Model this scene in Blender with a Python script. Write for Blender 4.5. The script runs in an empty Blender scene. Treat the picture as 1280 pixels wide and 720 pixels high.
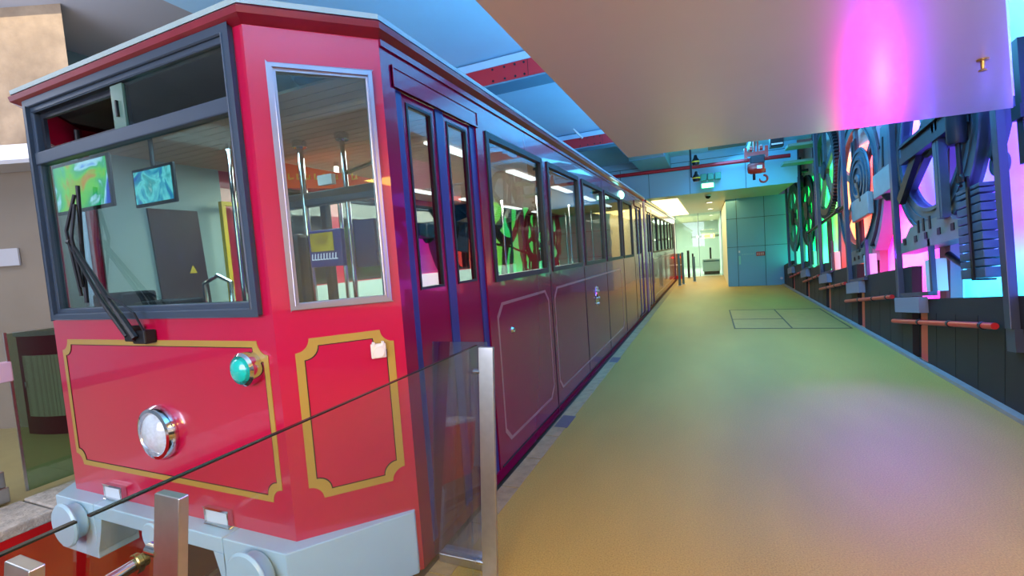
import bpy, math, random
from mathutils import Matrix, Vector
random.seed(7)
C = bpy.context.scene.collection
PI = math.pi
TILT = math.radians(7.2)          # the track climbs: plumb things lean against the track frame

# ------------------------------------------------------------------ materials
def lin(c):
    return tuple(((v/255.0)/12.92 if v/255.0 <= 0.04045 else ((v/255.0+0.055)/1.055)**2.4) for v in c)
MATS = {}
def mat(name, rgb, rough=0.5, metal=0.0, coat=0.0, var=0.0, vscale=6.0, bump=0.0, bscale=40.0, emit=None, estr=0.0, spec=0.5, crough=.03):
    if name in MATS: return MATS[name]
    m = bpy.data.materials.new(name); m.use_nodes = True
    nt = m.node_tree; b = nt.nodes['Principled BSDF']
    col = lin(rgb) + (1,)
    b.inputs['Base Color'].default_value = col
    b.inputs['Roughness'].default_value = rough
    b.inputs['Metallic'].default_value = metal
    b.inputs['Coat Weight'].default_value = coat
    b.inputs['Coat Roughness'].default_value = crough
    b.inputs['Specular IOR Level'].default_value = spec
    if emit:
        b.inputs['Emission Color'].default_value = lin(emit) + (1,)
        b.inputs['Emission Strength'].default_value = estr
    if var or bump:
        tc = nt.nodes.new('ShaderNodeTexCoord')
        n = nt.nodes.new('ShaderNodeTexNoise'); n.inputs['Scale'].default_value = vscale; n.inputs['Detail'].default_value = 6
        nt.links.new(tc.outputs['Object'], n.inputs['Vector'])
        if var:
            mx = nt.nodes.new('ShaderNodeMix'); mx.data_type = 'RGBA'
            mx.inputs[6].default_value = tuple(v*(1-var) for v in col[:3]) + (1,)
            mx.inputs[7].default_value = tuple(min(1, v*(1+var)) for v in col[:3]) + (1,)
            rr = nt.nodes.new('ShaderNodeMapRange'); rr.inputs[1].default_value = .3; rr.inputs[2].default_value = .7
            nt.links.new(n.outputs['Fac'], rr.inputs[0])
            nt.links.new(rr.outputs[0], mx.inputs[0]); nt.links.new(mx.outputs[2], b.inputs['Base Color'])
        if bump:
            n2 = nt.nodes.new('ShaderNodeTexNoise'); n2.inputs['Scale'].default_value = bscale; n2.inputs['Detail'].default_value = 4
            nt.links.new(tc.outputs['Object'], n2.inputs['Vector'])
            bp = nt.nodes.new('ShaderNodeBump'); bp.inputs['Strength'].default_value = bump; bp.inputs['Distance'].default_value = .02
            nt.links.new(n2.outputs['Fac'], bp.inputs['Height']); nt.links.new(bp.outputs[0], b.inputs['Normal'])
    MATS[name] = m
    return m
def glass(name, tint=(235,245,243), ior=1.5, wavy=0.0, boost=0.0):
    m = bpy.data.materials.new(name); m.use_nodes = True
    nt = m.node_tree; nt.nodes.clear()
    out = nt.nodes.new('ShaderNodeOutputMaterial'); mix = nt.nodes.new('ShaderNodeMixShader')
    tr = nt.nodes.new('ShaderNodeBsdfTransparent'); gl = nt.nodes.new('ShaderNodeBsdfGlossy'); fr = nt.nodes.new('ShaderNodeFresnel')
    tr.inputs['Color'].default_value = lin(tint) + (1,); gl.inputs['Roughness'].default_value = 0.01
    fr.inputs['IOR'].default_value = ior
    geo = nt.nodes.new('ShaderNodeNewGeometry'); im = nt.nodes.new('ShaderNodeMapRange')     # same reflectance from both faces of the pane
    im.inputs[3].default_value = ior; im.inputs[4].default_value = 1/ior
    nt.links.new(geo.outputs['Backfacing'], im.inputs[0]); nt.links.new(im.outputs[0], fr.inputs['IOR'])
    ad = nt.nodes.new('ShaderNodeMath'); ad.operation = 'ADD'; ad.inputs[1].default_value = boost; ad.use_clamp = True
    nt.links.new(fr.outputs[0], ad.inputs[0]); nt.links.new(ad.outputs[0], mix.inputs[0])
    nt.links.new(tr.outputs[0], mix.inputs[1]); nt.links.new(gl.outputs[0], mix.inputs[2]); nt.links.new(mix.outputs[0], out.inputs[0])
    if wavy:
        tc = nt.nodes.new('ShaderNodeTexCoord'); n = nt.nodes.new('ShaderNodeTexNoise'); n.inputs['Scale'].default_value = 2.2
        bp = nt.nodes.new('ShaderNodeBump'); bp.inputs['Strength'].default_value = wavy; bp.inputs['Distance'].default_value = .05
        nt.links.new(tc.outputs['Object'], n.inputs['Vector']); nt.links.new(n.outputs['Fac'], bp.inputs['Height']); nt.links.new(bp.outputs[0], gl.inputs['Normal'])
    MATS[name] = m
    return m
def screen_mat(name, stops, scale, strength, distort=1.5):
    m = bpy.data.materials.new(name); m.use_nodes = True
    nt = m.node_tree; b = nt.nodes['Principled BSDF']
    b.inputs['Base Color'].default_value = (0,0,0,1); b.inputs['Roughness'].default_value = .2
    tc = nt.nodes.new('ShaderNodeTexCoord'); n = nt.nodes.new('ShaderNodeTexNoise')
    n.inputs['Scale'].default_value = scale; n.inputs['Detail'].default_value = 3; n.inputs['Distortion'].default_value = distort
    r = nt.nodes.new('ShaderNodeValToRGB')
    el = r.color_ramp.elements
    for i, (p, c) in enumerate(stops):
        e = el[i] if i < 2 else el.new(p)
        e.position = p; e.color = lin(c) + (1,)
    nt.links.new(tc.outputs['Object'], n.inputs['Vector']); nt.links.new(n.outputs['Fac'], r.inputs[0])
    nt.links.new(r.outputs[0], b.inputs['Emission Color']); b.inputs['Emission Strength'].default_value = strength
    MATS[name] = m
    return m

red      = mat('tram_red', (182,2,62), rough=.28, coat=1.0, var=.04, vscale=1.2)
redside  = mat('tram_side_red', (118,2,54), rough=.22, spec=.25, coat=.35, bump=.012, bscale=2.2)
eavered  = mat('eave_red', (126,20,40), rough=.4, coat=.5, var=.1)
roofm    = mat('roof_white', (158,178,178), rough=.45, var=.06)
gold     = mat('gold_paint', (168,138,62), rough=.35, coat=.5)
mauve    = mat('reflecting_gold_line', (142,92,96), rough=.35, coat=.6)  # gold lining; the purple-pink it reflects is put into the colour
blackln  = mat('black_line', (18,14,20), rough=.5)
rubber   = mat('dark_blue_rubber', (52,66,84), rough=.45)
rubberdk = mat('black_rubber', (16,18,24), rough=.5)
sealm    = mat('door_seal', (34,38,104), rough=.4)  # dark rubber, blue deepened to carry the purple reflection by the door
alu      = mat('aluminium_frame', (176,170,186), rough=.3, metal=.85)
steel    = mat('brushed_steel', (186,186,184), rough=.3, metal=1.0, var=.06, vscale=30)
chrome   = mat('chrome', (215,215,218), rough=.1, metal=1.0)
bluegrey = mat('bumper_grey', (162,196,212), rough=.4, coat=.3, var=.03)
undm     = mat('underframe_dark', (40,30,24), rough=.7)
paneg    = glass('tram_glass', (205,222,220), 1.55, wavy=.0, boost=.03)
sideg    = glass('tram_side_glass', (206,218,216), 1.52, wavy=.03, boost=.0)
screeng  = glass('barrier_glass', (246,250,249), 1.5, boost=.02)
lensm    = mat('lamp_lens', (196,208,220), rough=.12, coat=1.0, var=.1, vscale=60)
lampon   = mat('lamp_lit', (170,186,200), rough=.2, emit=(235,245,255), estr=.15)
greenl   = mat('green_lens', (20,190,178), rough=.2, coat=1.0)
plasticw = mat('white_plastic', (222,218,208), rough=.4)
ceilslat = mat('tan_slat_ceiling', (206,176,150), rough=.5, var=.05)
inttan   = mat('interior_cream', (190,196,190), rough=.5)
reflteal  = mat('reflection_teal_grey', (168,196,198), rough=.5)  # teal of the reflections in the glass, put into the colour
brown    = mat('dark_brown_door', (58,32,38), rough=.4, coat=.3)
wood     = mat('bench_wood', (170,104,58), rough=.35, coat=.4, var=.25, vscale=9)
floorint = mat('tram_floor', (96,86,84), rough=.6)
yellow   = mat('yellow_paint', (224,196,40), rough=.4)
platm    = None
# platform floor: tan concrete with soft wear
def floor_material():
    m = bpy.data.materials.new('platform_floor'); m.use_nodes = True
    nt = m.node_tree; b = nt.nodes['Principled BSDF']; tc = nt.nodes.new('ShaderNodeTexCoord')
    n1 = nt.nodes.new('ShaderNodeTexNoise'); n1.inputs['Scale'].default_value = .55; n1.inputs['Detail'].default_value = 5
    n2 = nt.nodes.new('ShaderNodeTexNoise'); n2.inputs['Scale'].default_value = 130; n2.inputs['Detail'].default_value = 3
    mp = nt.nodes.new('ShaderNodeMapping'); mp.inputs['Scale'].default_value = (1, .35, 1)
    nt.links.new(tc.outputs['Object'], mp.inputs['Vector']); nt.links.new(mp.outputs[0], n1.inputs['Vector']); nt.links.new(tc.outputs['Object'], n2.inputs['Vector'])
    r = nt.nodes.new('ShaderNodeValToRGB'); e = r.color_ramp.elements
    e[0].position = .3; e[0].color = lin((142,118,58)) + (1,); e[1].position = .7; e[1].color = lin((182,152,76)) + (1,)
    nt.links.new(n1.outputs['Fac'], r.inputs[0])
    mx = nt.nodes.new('ShaderNodeMix'); mx.data_type = 'RGBA'; mx.blend_type = 'OVERLAY'; mx.inputs[0].default_value = .6
    nt.links.new(r.outputs[0], mx.inputs[6]); nt.links.new(n2.outputs['Fac'], mx.inputs[7])
    nt.links.new(mx.outputs[2], b.inputs['Base Color'])
    b.inputs['Roughness'].default_value = .5; b.inputs['Specular IOR Level'].default_value = .22
    bp = nt.nodes.new('ShaderNodeBump'); bp.inputs['Strength'].default_value = .25; bp.inputs['Distance'].default_value = .004
    nt.links.new(n2.outputs['Fac'], bp.inputs['Height']); nt.links.new(bp.outputs[0], b.inputs['Normal'])
    MATS['platform_floor'] = m
    return m
platm    = floor_material()
ceilw    = mat('soffit_white', (222,208,184), coat=.6, crough=.22, rough=.32, var=.03, vscale=.9, bump=.05, bscale=1.6)
ceilblue = mat('upper_ceiling_paint', (176,214,240), rough=.5, var=.05, vscale=.8)
beamred  = mat('beam_red', (196,38,52), rough=.45)
flangeb  = mat('beam_flange_blue', (96,140,166), rough=.5)
pipered  = mat('pipe_red', (190,24,44), rough=.4)
tealp    = mat('teal_wall_panel', (100,160,200), rough=.4)
jointm   = mat('panel_joint', (40,72,84), rough=.6)
conc     = mat('board_concrete', (172,150,126), rough=.9, var=.28, vscale=3.2, bump=1.0, bscale=9)
leftwall = mat('left_wall_paint', (150,138,124), rough=.7, var=.06, vscale=1.5)
greenwall= mat('grey_green_wall', (112,118,108), rough=.7)
ceilgrey = mat('left_ceiling_grey', (168,172,184), rough=.6)
darkwall = mat('charcoal_cladding', (30,25,34), rough=.6, var=.15, vscale=60)
kerbgrey = mat('kerb_grey', (128,128,130), rough=.6, var=.1)
whitew   = mat('exhibit_back_white', (236,236,236), rough=.75)
steelblu = mat('painted_iron', (80,98,112), rough=.42, metal=.45, var=.12, vscale=5)
irondk   = mat('dark_iron', (42,46,56), rough=.45, metal=.5, var=.15, vscale=8)
ironblk  = mat('black_iron', (24,26,32), rough=.45, metal=.4)
framem   = mat('display_frame_grey', (72,76,96), rough=.4, metal=.4)
redpaint = mat('red_steel_paint', (200,34,40), rough=.4, coat=.3)
hoistred = mat('hoist_red', (150,36,30), rough=.4, coat=.4)
stone    = mat('platform_edge_stone', (186,178,168), rough=.8, var=.25, vscale=18, bump=.5, bscale=50)
pitred   = mat('pit_red_paint', (196,12,20), rough=.5, var=.1)
pitbrown = mat('pit_floor_brown', (74,52,34), rough=.8, var=.3, vscale=4)
maroon   = mat('maroon_cabinet', (70,18,38), rough=.35, coat=.3)
lightwarm= mat('warm_light_panel', (255,240,200), emit=(255,232,170), estr=2.2)
downl    = mat('downlight_lit', (255,250,235), emit=(255,246,220), estr=5)
striplt  = mat('strip_light', (255,255,255), emit=(245,248,255), estr=3.0)
exitlit  = mat('exit_sign_lit', (230,255,240), emit=(214,255,232), estr=2.6)
exitgreen= mat('exit_sign_green', (40,200,140), rough=.4, emit=(30,190,120), estr=.6)
emgreen  = mat('emergency_light_green', (70,150,130), rough=.4)
lobbyw   = mat('lobby_white', (226,232,220), rough=.5)
lobbyfl  = mat('lobby_floor', (220,222,214), rough=.3)
gatem    = mat('gate_blue_metal', (70,108,132), rough=.4, metal=.3)
metalwht = mat('white_metal_box', (206,206,214), rough=.4)

# ------------------------------------------------------------------ mesh builder
WM = {}
class MB:
    def __init__(s): s.v = []; s.f = []; s.ch = []
    def add(s, vs, fs):
        s.ch.append((len(s.v), len(s.f))); o = len(s.v); s.v += [tuple(v) for v in vs]; s.f += [tuple(i+o for i in f) for f in fs]; return s
    def box(s, x0, x1, y0, y1, z0, z1):
        vs = [(x,y,z) for x in (x0,x1) for y in (y0,y1) for z in (z0,z1)]
        return s.add(vs, [(0,1,3,2),(4,6,7,5),(0,4,5,1),(2,3,7,6),(0,2,6,4),(1,5,7,3)])
    def quad(s, a, b, c, d): return s.add([a,b,c,d], [(0,1,2,3)])
    def prism(s, poly, fn):
        """poly: 2d list; fn(p, k) -> 3d, k = 0 / 1 for the two ends"""
        n = len(poly)
        vs = [fn(p,0) for p in poly] + [fn(p,1) for p in poly]
        fs = [tuple(range(n))[::-1], tuple(range(n,2*n))] + [(i,(i+1)%n,n+(i+1)%n,n+i) for i in range(n)]
        return s.add(vs, fs)
    def tube(s, pts, r, n=10, caps=True):
        P = [Vector(p) for p in pts]; rings = []
        R = r if isinstance(r, (list,tuple)) else [r]*len(P)
        up = None
        for i, p in enumerate(P):
            t = (P[min(i+1,len(P)-1)] - P[max(i-1,0)]).normalized()
            if up is None:
                up = Vector((0,0,1)) if abs(t.z) < .9 else Vector((1,0,0))
            a = t.cross(up)
            if a.length < 1e-6: a = t.cross(Vector((1,0,0)))
            a.normalize(); b = a.cross(t).normalized(); up = b
            rings.append([p + R[i]*(math.cos(k*2*PI/n)*a + math.sin(k*2*PI/n)*b) for k in range(n)])
        vs = [v for g in rings for v in g]; fs = []
        for i in range(len(P)-1):
            for k in range(n):
                k2 = (k+1) % n
                fs.append((i*n+k, i*n+k2, (i+1)*n+k2, (i+1)*n+k))
        if caps: fs += [tuple(range(n))[::-1], tuple((len(P)-1)*n+k for k in range(n))]
        return s.add(vs, fs)
    def lathe(s, prof, c, axis, n=32, a0=0.0, a1=2*PI):
        """prof: (radius, offset along axis); c centre; axis 'x','y','z'"""
        full = abs(a1-a0-2*PI) < 1e-6
        m = n if full else n+1
        vs = []
        for k in range(m):
            a = a0+(a1-a0)*k/n
            for r, h in prof:
                u, w = r*math.cos(a), r*math.sin(a)
                p = {'x':(h,u,w),'y':(u,h,w),'z':(u,w,h)}[axis]
                vs.append((c[0]+p[0], c[1]+p[1], c[2]+p[2]))
        q = len(prof); fs = []
        for k in range(n):
            k2 = (k+1) % m
            for i in range(q-1):
                fs.append((k*q+i, k2*q+i, k2*q+i+1, k*q+i+1))
        if not full:
            fs.append(tuple(range(q))); fs.append(tuple(n*q+i for i in range(q))[::-1])
        return s.add(vs, fs)
    def ring(s, c, axis, r0, r1, h0, h1, n=48, a0=0.0, a1=2*PI):
        return s.lathe([(r0,h0),(r1,h0),(r1,h1),(r0,h1),(r0,h0)], c, axis, n, a0, a1)
    def disc(s, c, axis, r, h0, h1, n=28, bev=.1):
        b = min(r*bev, abs(h1-h0)*.4)
        sg = 1 if h1 > h0 else -1
        return s.lathe([(0,h0),(r-b,h0),(r,h0+sg*b),(r,h1-sg*b),(r-b,h1),(0,h1)], c, axis, n)
    def build(s, name, m, parent=None, world=True, smooth=False, bevel=0.0, label=None, split=0):
        if split:                      # every separate piece becomes an object of its own
            out = None; cs = s.ch + [(len(s.v), len(s.f))]
            for q in range(0, len(s.ch), split):
                v0, f0 = cs[q]; v1, f1 = cs[min(q+split, len(s.ch))]
                m2 = MB(); m2.v = s.v[v0:v1]; m2.f = [tuple(i-v0 for i in f) for f in s.f[f0:f1]]
                o = m2.build(name, m, parent, world, smooth, bevel, label); out = out or o
            return out
        vs = [Vector(v) for v in s.v]
        me = bpy.data.meshes.new(name); o = bpy.data.objects.new(name, me); C.objects.link(o)
        if parent is not None:
            if world:
                inv = WM[parent].inverted(); vs = [inv @ v for v in vs]
            o.parent = parent; WM[o] = WM[parent].copy()
        else:
            lo = [min(v[i] for v in vs) for i in range(3)]; hi = [max(v[i] for v in vs) for i in range(3)]
            base = Vector(((lo[0]+hi[0])/2, (lo[1]+hi[1])/2, lo[2]))
            vs = [v-base for v in vs]; o.location = base; WM[o] = Matrix.Translation(base)
        me.from_pydata(vs, [], s.f); me.update()
        import bmesh
        bm = bmesh.new(); bm.from_mesh(me); bmesh.ops.recalc_face_normals(bm, faces=bm.faces)
        if bevel:
            bmesh.ops.remove_doubles(bm, verts=bm.verts, dist=1e-6)
            es = [e for e in bm.edges if len(e.link_faces) == 2 and e.calc_face_angle(0) > .6]
            bmesh.ops.bevel(bm, geom=es, offset=bevel, segments=2, affect='EDGES', profile=.5)
        bm.to_mesh(me); bm.free()
        if m is not None: me.materials.append(m)
        if smooth:
            for p in me.polygons: p.use_smooth = True
            try: me.set_sharp_from_angle(angle=math.radians(38))
            except Exception: pass
        if label: o['label'] = label
        return o

def thing(name, label, cat, loc, group=None, tilt=False, kind=None):
    o = bpy.data.objects.new(name, None); C.objects.link(o); o.empty_display_size = .1
    o.location = loc; M = Matrix.Translation(Vector(loc))
    if tilt:
        o.rotation_euler = (-TILT,0,0); M = M @ Matrix.Rotation(-TILT,4,'X')
    WM[o] = M; tag(o, label, cat, group, kind); return o
def tag(o, label=None, cat=None, group=None, kind=None):
    if label: o['label'] = label
    if cat: o['category'] = cat
    if group: o['group'] = group
    if kind: o['kind'] = kind
    return o
def struct(name, mb, m, label, cat, **kw):
    return tag(mb.build(name, m, **kw), label, cat, None, 'structure')
def copy_tree(o, parent=None):
    c = o.copy(); C.objects.link(c); c.parent = parent; WM[c] = WM.get(o, Matrix())
    for ch in [x for x in list(o.children)]: copy_tree(ch, c)
    return c
def holed(mb, P, w, z0, z1, holes, t):
    """wall sheet with rectangular holes; P(s, z, d) -> 3d point, d = depth inwards"""
    xs = sorted({0.0, w} | {h[0] for h in holes} | {h[1] for h in holes}); zs = sorted({z0, z1} | {h[2] for h in holes} | {h[3] for h in holes})
    def solid(i, j):
        if not (0 <= i < len(xs)-1 and 0 <= j < len(zs)-1): return None
        a, b = (xs[i]+xs[i+1])/2, (zs[j]+zs[j+1])/2
        return not any(h[0] < a < h[1] and h[2] < b < h[3] for h in holes)
    for i in range(len(xs)-1):
        for j in range(len(zs)-1):
            if not solid(i,j): continue
            a, b, c, d = xs[i], xs[i+1], zs[j], zs[j+1]
            mb.quad(P(a,c,0),P(b,c,0),P(b,d,0),P(a,d,0)); mb.quad(P(a,c,t),P(a,d,t),P(b,d,t),P(b,c,t))
            for (di,dj,p,q) in ((-1,0,(a,c),(a,d)),(1,0,(b,c),(b,d)),(0,-1,(a,c),(b,c)),(0,1,(a,d),(b,d))):
                if not solid(i+di,j+dj):
                    mb.quad(P(*p,0),P(*q,0),P(*q,t),P(*p,t))
    return mb
def frame_rect(mb, P, s0, s1, z0, z1, w, d0, d1):
    """picture-frame border of width w between depths d0..d1"""
    o = [(s0,z0),(s1,z0),(s1,z1),(s0,z1)]; i = [(s0+w,z0+w),(s1-w,z0+w),(s1-w,z1-w),(s0+w,z1-w)]
    for k in range(4):
        k2 = (k+1)%4
        for d in (d0,d1): mb.quad(P(*o[k],d),P(*o[k2],d),P(*i[k2],d),P(*i[k],d))
        mb.quad(P(*o[k],d0),P(*o[k2],d0),P(*o[k2],d1),P(*o[k],d1)); mb.quad(P(*i[k],d0),P(*i[k2],d0),P(*i[k2],d1),P(*i[k],d1))
    return mb
def slab(mb, P, s0, s1, z0, z1, d0, d1):
    return mb.prism([(s0,z0),(s1,z0),(s1,z1),(s0,z1)], lambda p,k: P(p[0],p[1],(d0,d1)[k]))
def scallop(s0, s1, z0, z1, r, inset=0.0, n=7, clip=False):
    pts = []
    a, b, c, d = s0+inset, s1-inset, z0+inset, z1-inset
    R = r if not clip else r
    for (cx, cz, st) in ((a,c,0),(b,c,1),(b,d,2),(a,d,3)):
        for k in range(n+1):
            ang = {0:(PI/2,0),1:(PI,PI/2),2:(3*PI/2,PI),3:(2*PI,3*PI/2)}[st]
            t = ang[0]+(ang[1]-ang[0])*k/n
            if clip:
                p0 = (cx+R*math.cos(ang[0]), cz+R*math.sin(ang[0])); p1 = (cx+R*math.cos(ang[1]), cz+R*math.sin(ang[1]))
                f = k/n; pts.append((p0[0]+(p1[0]-p0[0])*f, p0[1]+(p1[1]-p0[1])*f))
            else: pts.append((cx+R*math.cos(t), cz+R*math.sin(t)))
    return pts
def band(mb, P, s0, s1, z0, z1, r, w, d, clip=False):
    o = scallop(s0,s1,z0,z1,r,0,clip=clip); i = scallop(s0,s1,z0,z1,r,w,clip=clip); n = len(o)
    for k in range(n):
        k2 = (k+1)%n
        mb.quad(P(*o[k],d),P(*o[k2],d),P(*i[k2],d),P(*i[k],d))
        mb.quad(P(*o[k],d),P(*o[k2],d),P(*o[k2],0),P(*o[k],0)); mb.quad(P(*i[k],d),P(*i[k2],d),P(*i[k2],0),P(*i[k],0))
    return mb

# ------------------------------------------------------------------ the tram
XS, XC, XL = -1.414, -2.74, -4.066
YF, YB = 1.474, 11.42
CH = (-1.808, YF), (XS, 1.885)          # corner panel between the front and the side
CHL = (-3.672, YF), (XL, 1.885)
ZE = 2.645
WINS = [(3.0,4.15),(4.33,5.46),(5.65,6.81),(6.97,8.31),(8.46,9.58)]
def make_tram(root, y0, y1, doors, wins, nose):
    """one car; y0 front, y1 rear; nose: has the pointed cab front"""
    def PS(s, z, d): return (XS-d, y0s+s, z)       # right side sheet
    def PL(s, z, d): return (XL+d, y0s+s, z)
    y0s = 1.885 if nose else y0
    L = y1-y0s
    dh = [(a-y0s, b-y0s, .05, 2.44) for a, b in doors]
    wh = [(a-y0s, b-y0s, 1.39, 2.42) for a, b in wins]
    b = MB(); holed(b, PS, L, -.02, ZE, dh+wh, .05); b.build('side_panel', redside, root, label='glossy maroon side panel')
    b = MB(); holed(b, PL, L, -.02, ZE, [h for h in wh] if nose else wh, .05); b.build('side_panel', red, root)
    # side windows
    for sd, P in (('r',PS),('l',PL)):
        for (a, c) in wins:
            f = frame_rect(MB(), P, a-y0s-.015, c-y0s+.015, 1.375, 2.435, .045, -.012, .045).build('window', rubberdk, root)
            g = MB(); slab(g, P, a-y0s+.02, c-y0s-.02, 1.41, 2.40, .012, .018); g.build('pane', sideg, f)
    # doors
    for (a, c) in doors:
        P = lambda s, z, d: (XS-d, a+s, z)
        W = c-a
        h = MB(); frame_rect(h, P, -.02, W+.02, 2.43, 2.535, .012, -.012, .0); slab(h, P, -.02, W+.02, 2.43, 2.535, -.006, 0)
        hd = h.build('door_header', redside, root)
        s = MB()
        for s0, s1 in ((0,.065),(W/2-.05,W/2+.035),(W-.075,W)): slab(s, P, s0, s1, .05, 2.43, .012, .045)
        s.build('door_seal', sealm, root, label='dark rubber door edge strip with a blue reflected tint', split=1)
        for s0, s1 in ((.065,W/2-.05),(W/2+.035,W-.075)):
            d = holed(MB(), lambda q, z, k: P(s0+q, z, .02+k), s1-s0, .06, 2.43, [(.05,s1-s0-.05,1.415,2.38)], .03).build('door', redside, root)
            g = MB(); slab(g, P, s0+.05, s1-.05, 1.415, 2.38, .03, .036); g.build('pane', sideg, d)
            frame_rect(MB(), P, s0+.04, s1-.04, 1.405, 2.39, .014, .014, .03).build('door_gasket', rubberdk, d)
    # roof and eave
    if nose: plan = [CHL[1], CHL[0], CH[0], CH[1], (XS, y1), (XL, y1)]
    else: plan = [(XL,y0),(XS,y0),(XS,y1),(XL,y1)]
    def off(p, k):
        return (XC+(p[0]-XC)*(1+k/1.33), p[1]-(k if p[1] < (y0+2 if nose else y0+.01) else -0.0))
    e = MB()
    n = len(plan)
    rings = [[(*off(p,.0),ZE-.02) for p in plan],[(*off(p,.045),ZE+.004) for p in plan],[(*off(p,.05),ZE+.03) for p in plan],[(*off(p,.03),ZE+.05) for p in plan],[(*off(p,.0),ZE+.05) for p in plan]]
    vs = [v for r in rings for v in r]
    e.add(vs, [(r*n+i, r*n+(i+1)%n, (r+1)*n+(i+1)%n, (r+1)*n+i) for r in range(len(rings)-1) for i in range(n)])
    e.build('eave', eavered, root, label='dull red eave moulding')
    r = MB()
    hs = [(.040,ZE+.045),(.042,ZE+.068),(-.03,ZE+.105),(-.22,ZE+.21),(-.5,ZE+.29),(-.85,ZE+.31)]
    rings = [[(XC+(p[0]-XC)*(1+k/1.33), (p[1]-k if p[1] < (y0+2 if nose else y0+.01) else p[1]), z) for p in plan] for k, z in hs]
    vs = [v for q in rings for v in q]
    r.add(vs, [(q*n+i, q*n+(i+1)%n, (q+1)*n+(i+1)%n, (q+1)*n+i) for q in range(len(rings)-1) for i in range(n)] + [tuple((len(rings)-1)*n+i for i in range(n))])
    r.build('roof', roofm, root, label='pale grey-white curved roof')
    # gutter line under the eave on the platform side
    MB().box(XS,XS+.012,y0s,y1,ZE-.05,ZE-.02).build('gutter', redside, root)
    # interior
    MB().box(XL+.05,XS-.05,y0s,y1-.04,-.02,.04).build('cabin_floor', floorint, root)
    for xa, xb in ((XL+.052,XL+.07),(XS-.07,XS-.052)):
        MB().box(xa,xb,(3.0 if nose else 13.1),(9.6 if nose else 20.8),.04,1.38).build('cabin_lining', reflteal, root)  # lining coloured teal to stand in for the reflection in the lower windows
    c = MB()
    ny = int((y1-y0s)/.09)
    for i in range(ny): c.box(XL+.05,XS-.05,y0s+i*.09,y0s+i*.09+.084,2.50,2.515)
    c.build('cabin_ceiling', ceilslat, root, label='tan slatted cabin ceiling')
    lt = MB()
    for x in (XC-.75, XC+.75):
        for k in range(int((y1-y0s-1.5)/1.6)): lt.box(x-.05,x+.05,y0s+1.3+k*1.6,y0s+2.1+k*1.6,2.48,2.497)
    lt.build('cabin_light', striplt, root, split=1)
    sp = MB()
    for k in range(int((y1-y0s-1.2)/1.33)): 
        for x in (XC-1.05, XC+1.05): sp.disc((x,y0s+1.7+k*1.33,2.49),'z',.075,-.01,.008,16)
    sp.build('speaker', ironblk, root, split=1)
    cv = MB()
    for k in range(2):
        yb = y0s+(5.2 if nose else 4.0)
        cv.prism([(XL+.05,2.50),(XL+.55,2.50),(XL+.42,2.30),(XL+.05,2.22)], lambda p,j: (p[0], yb+(0,1.9)[j], p[1]))
    cb = cv.build('air_vent_housing', inttan, root)
    gr = MB()
    for k in range(3):
        yy = yb+.15+k*.6
        for q in range(6):
            gr.prism([(XL+.53-.02*q,2.47-.03*q),(XL+.525-.02*q,2.455-.03*q),(XL+.545-.02*q,2.45-.03*q)], lambda p,j: (p[0]+.006, yy+(0,.4)[j], p[1]))
    gr.build('vent_grille', ironblk, cb, split=6)
    bn = y0s+1.6
    nb = int((y1-bn-1.6)/.9)
    for side in (0,1):
        for k in range(nb):
            yy = bn+k*.9
            xa, xb = ((XL+.12, XC-.35),(XC+.35, XS-.12))[side]
            s = MB()
            for q in range(5): s.box(xa,xb,yy+q*.085,yy+q*.085+.075,.45,.475)
            for q in range(4): s.prism([(0,0)]*0 or [(yy+.43+q*.022,.52+q*.11),(yy+.45+q*.022,.515+q*.11),(yy+.47+q*.022,.61+q*.11),(yy+.45+q*.022,.615+q*.11)], lambda p,j: ((xa,xb)[j], p[0], p[1]))
            st = s.build('bench', wood, root)
            l = MB()
            for x in (xa+.06, xb-.06): l.tube([(x,yy+.05,.04),(x,yy+.05,.45)],.018,8); l.tube([(x,yy+.38,.04),(x,yy+.40,.45),(x,yy+.53,.98)],.018,8)
            l.build('bench_leg', chrome, st, split=1)
    pl = MB()
    for k in range(int((y1-y0s)/1.8)):
        for x in (XC-.3, XC+.3): pl.tube([(x,y0s+1.4+k*1.8,.04),(x,y0s+1.4+k*1.8,2.50)],.02,10)
    pl.build('grab_pole', chrome, root, smooth=True, split=1)
    # underside skirt
    MB().box(XL+.25,XS-.25,y0+.5,y1-.1,-.7,-.03).build('underframe', undm, root)
    w = MB()
    for yy in (y0+1.6, y1-2.0):
        for x in (XC-.76, XC+.76):
            w.disc((x,yy,-.55),'x',.30,-.06,.06,28)
    w.build('wheel', irondk, root, split=1)
    MB().quad((XL+.05,y1-.02,-.02),(XS-.05,y1-.02,-.02),(XS-.05,y1-.02,ZE),(XL+.05,y1-.02,ZE)).build('end_panel', red, root)

tram = thing('tram_car', 'big maroon tram car with angled cab front, gold lined panels and windscreen wipers', 'tram', (XC, YF, -.85), group=None)
make_tram(tram, YF, YB, [(1.985,2.86),(9.98,11.0)], WINS, True)
# front panel with windscreen opening
W = CH[0][0]-CHL[0][0]
def PF(s, z, d): return (CHL[0][0]+s, YF+d, z)
SX = lambda x: x-CHL[0][0]
b = holed(MB(), PF, W, .305, ZE, [(SX(-3.58),SX(-1.885),1.385,2.615)], .05).build('front_panel', red, tram)
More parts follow.
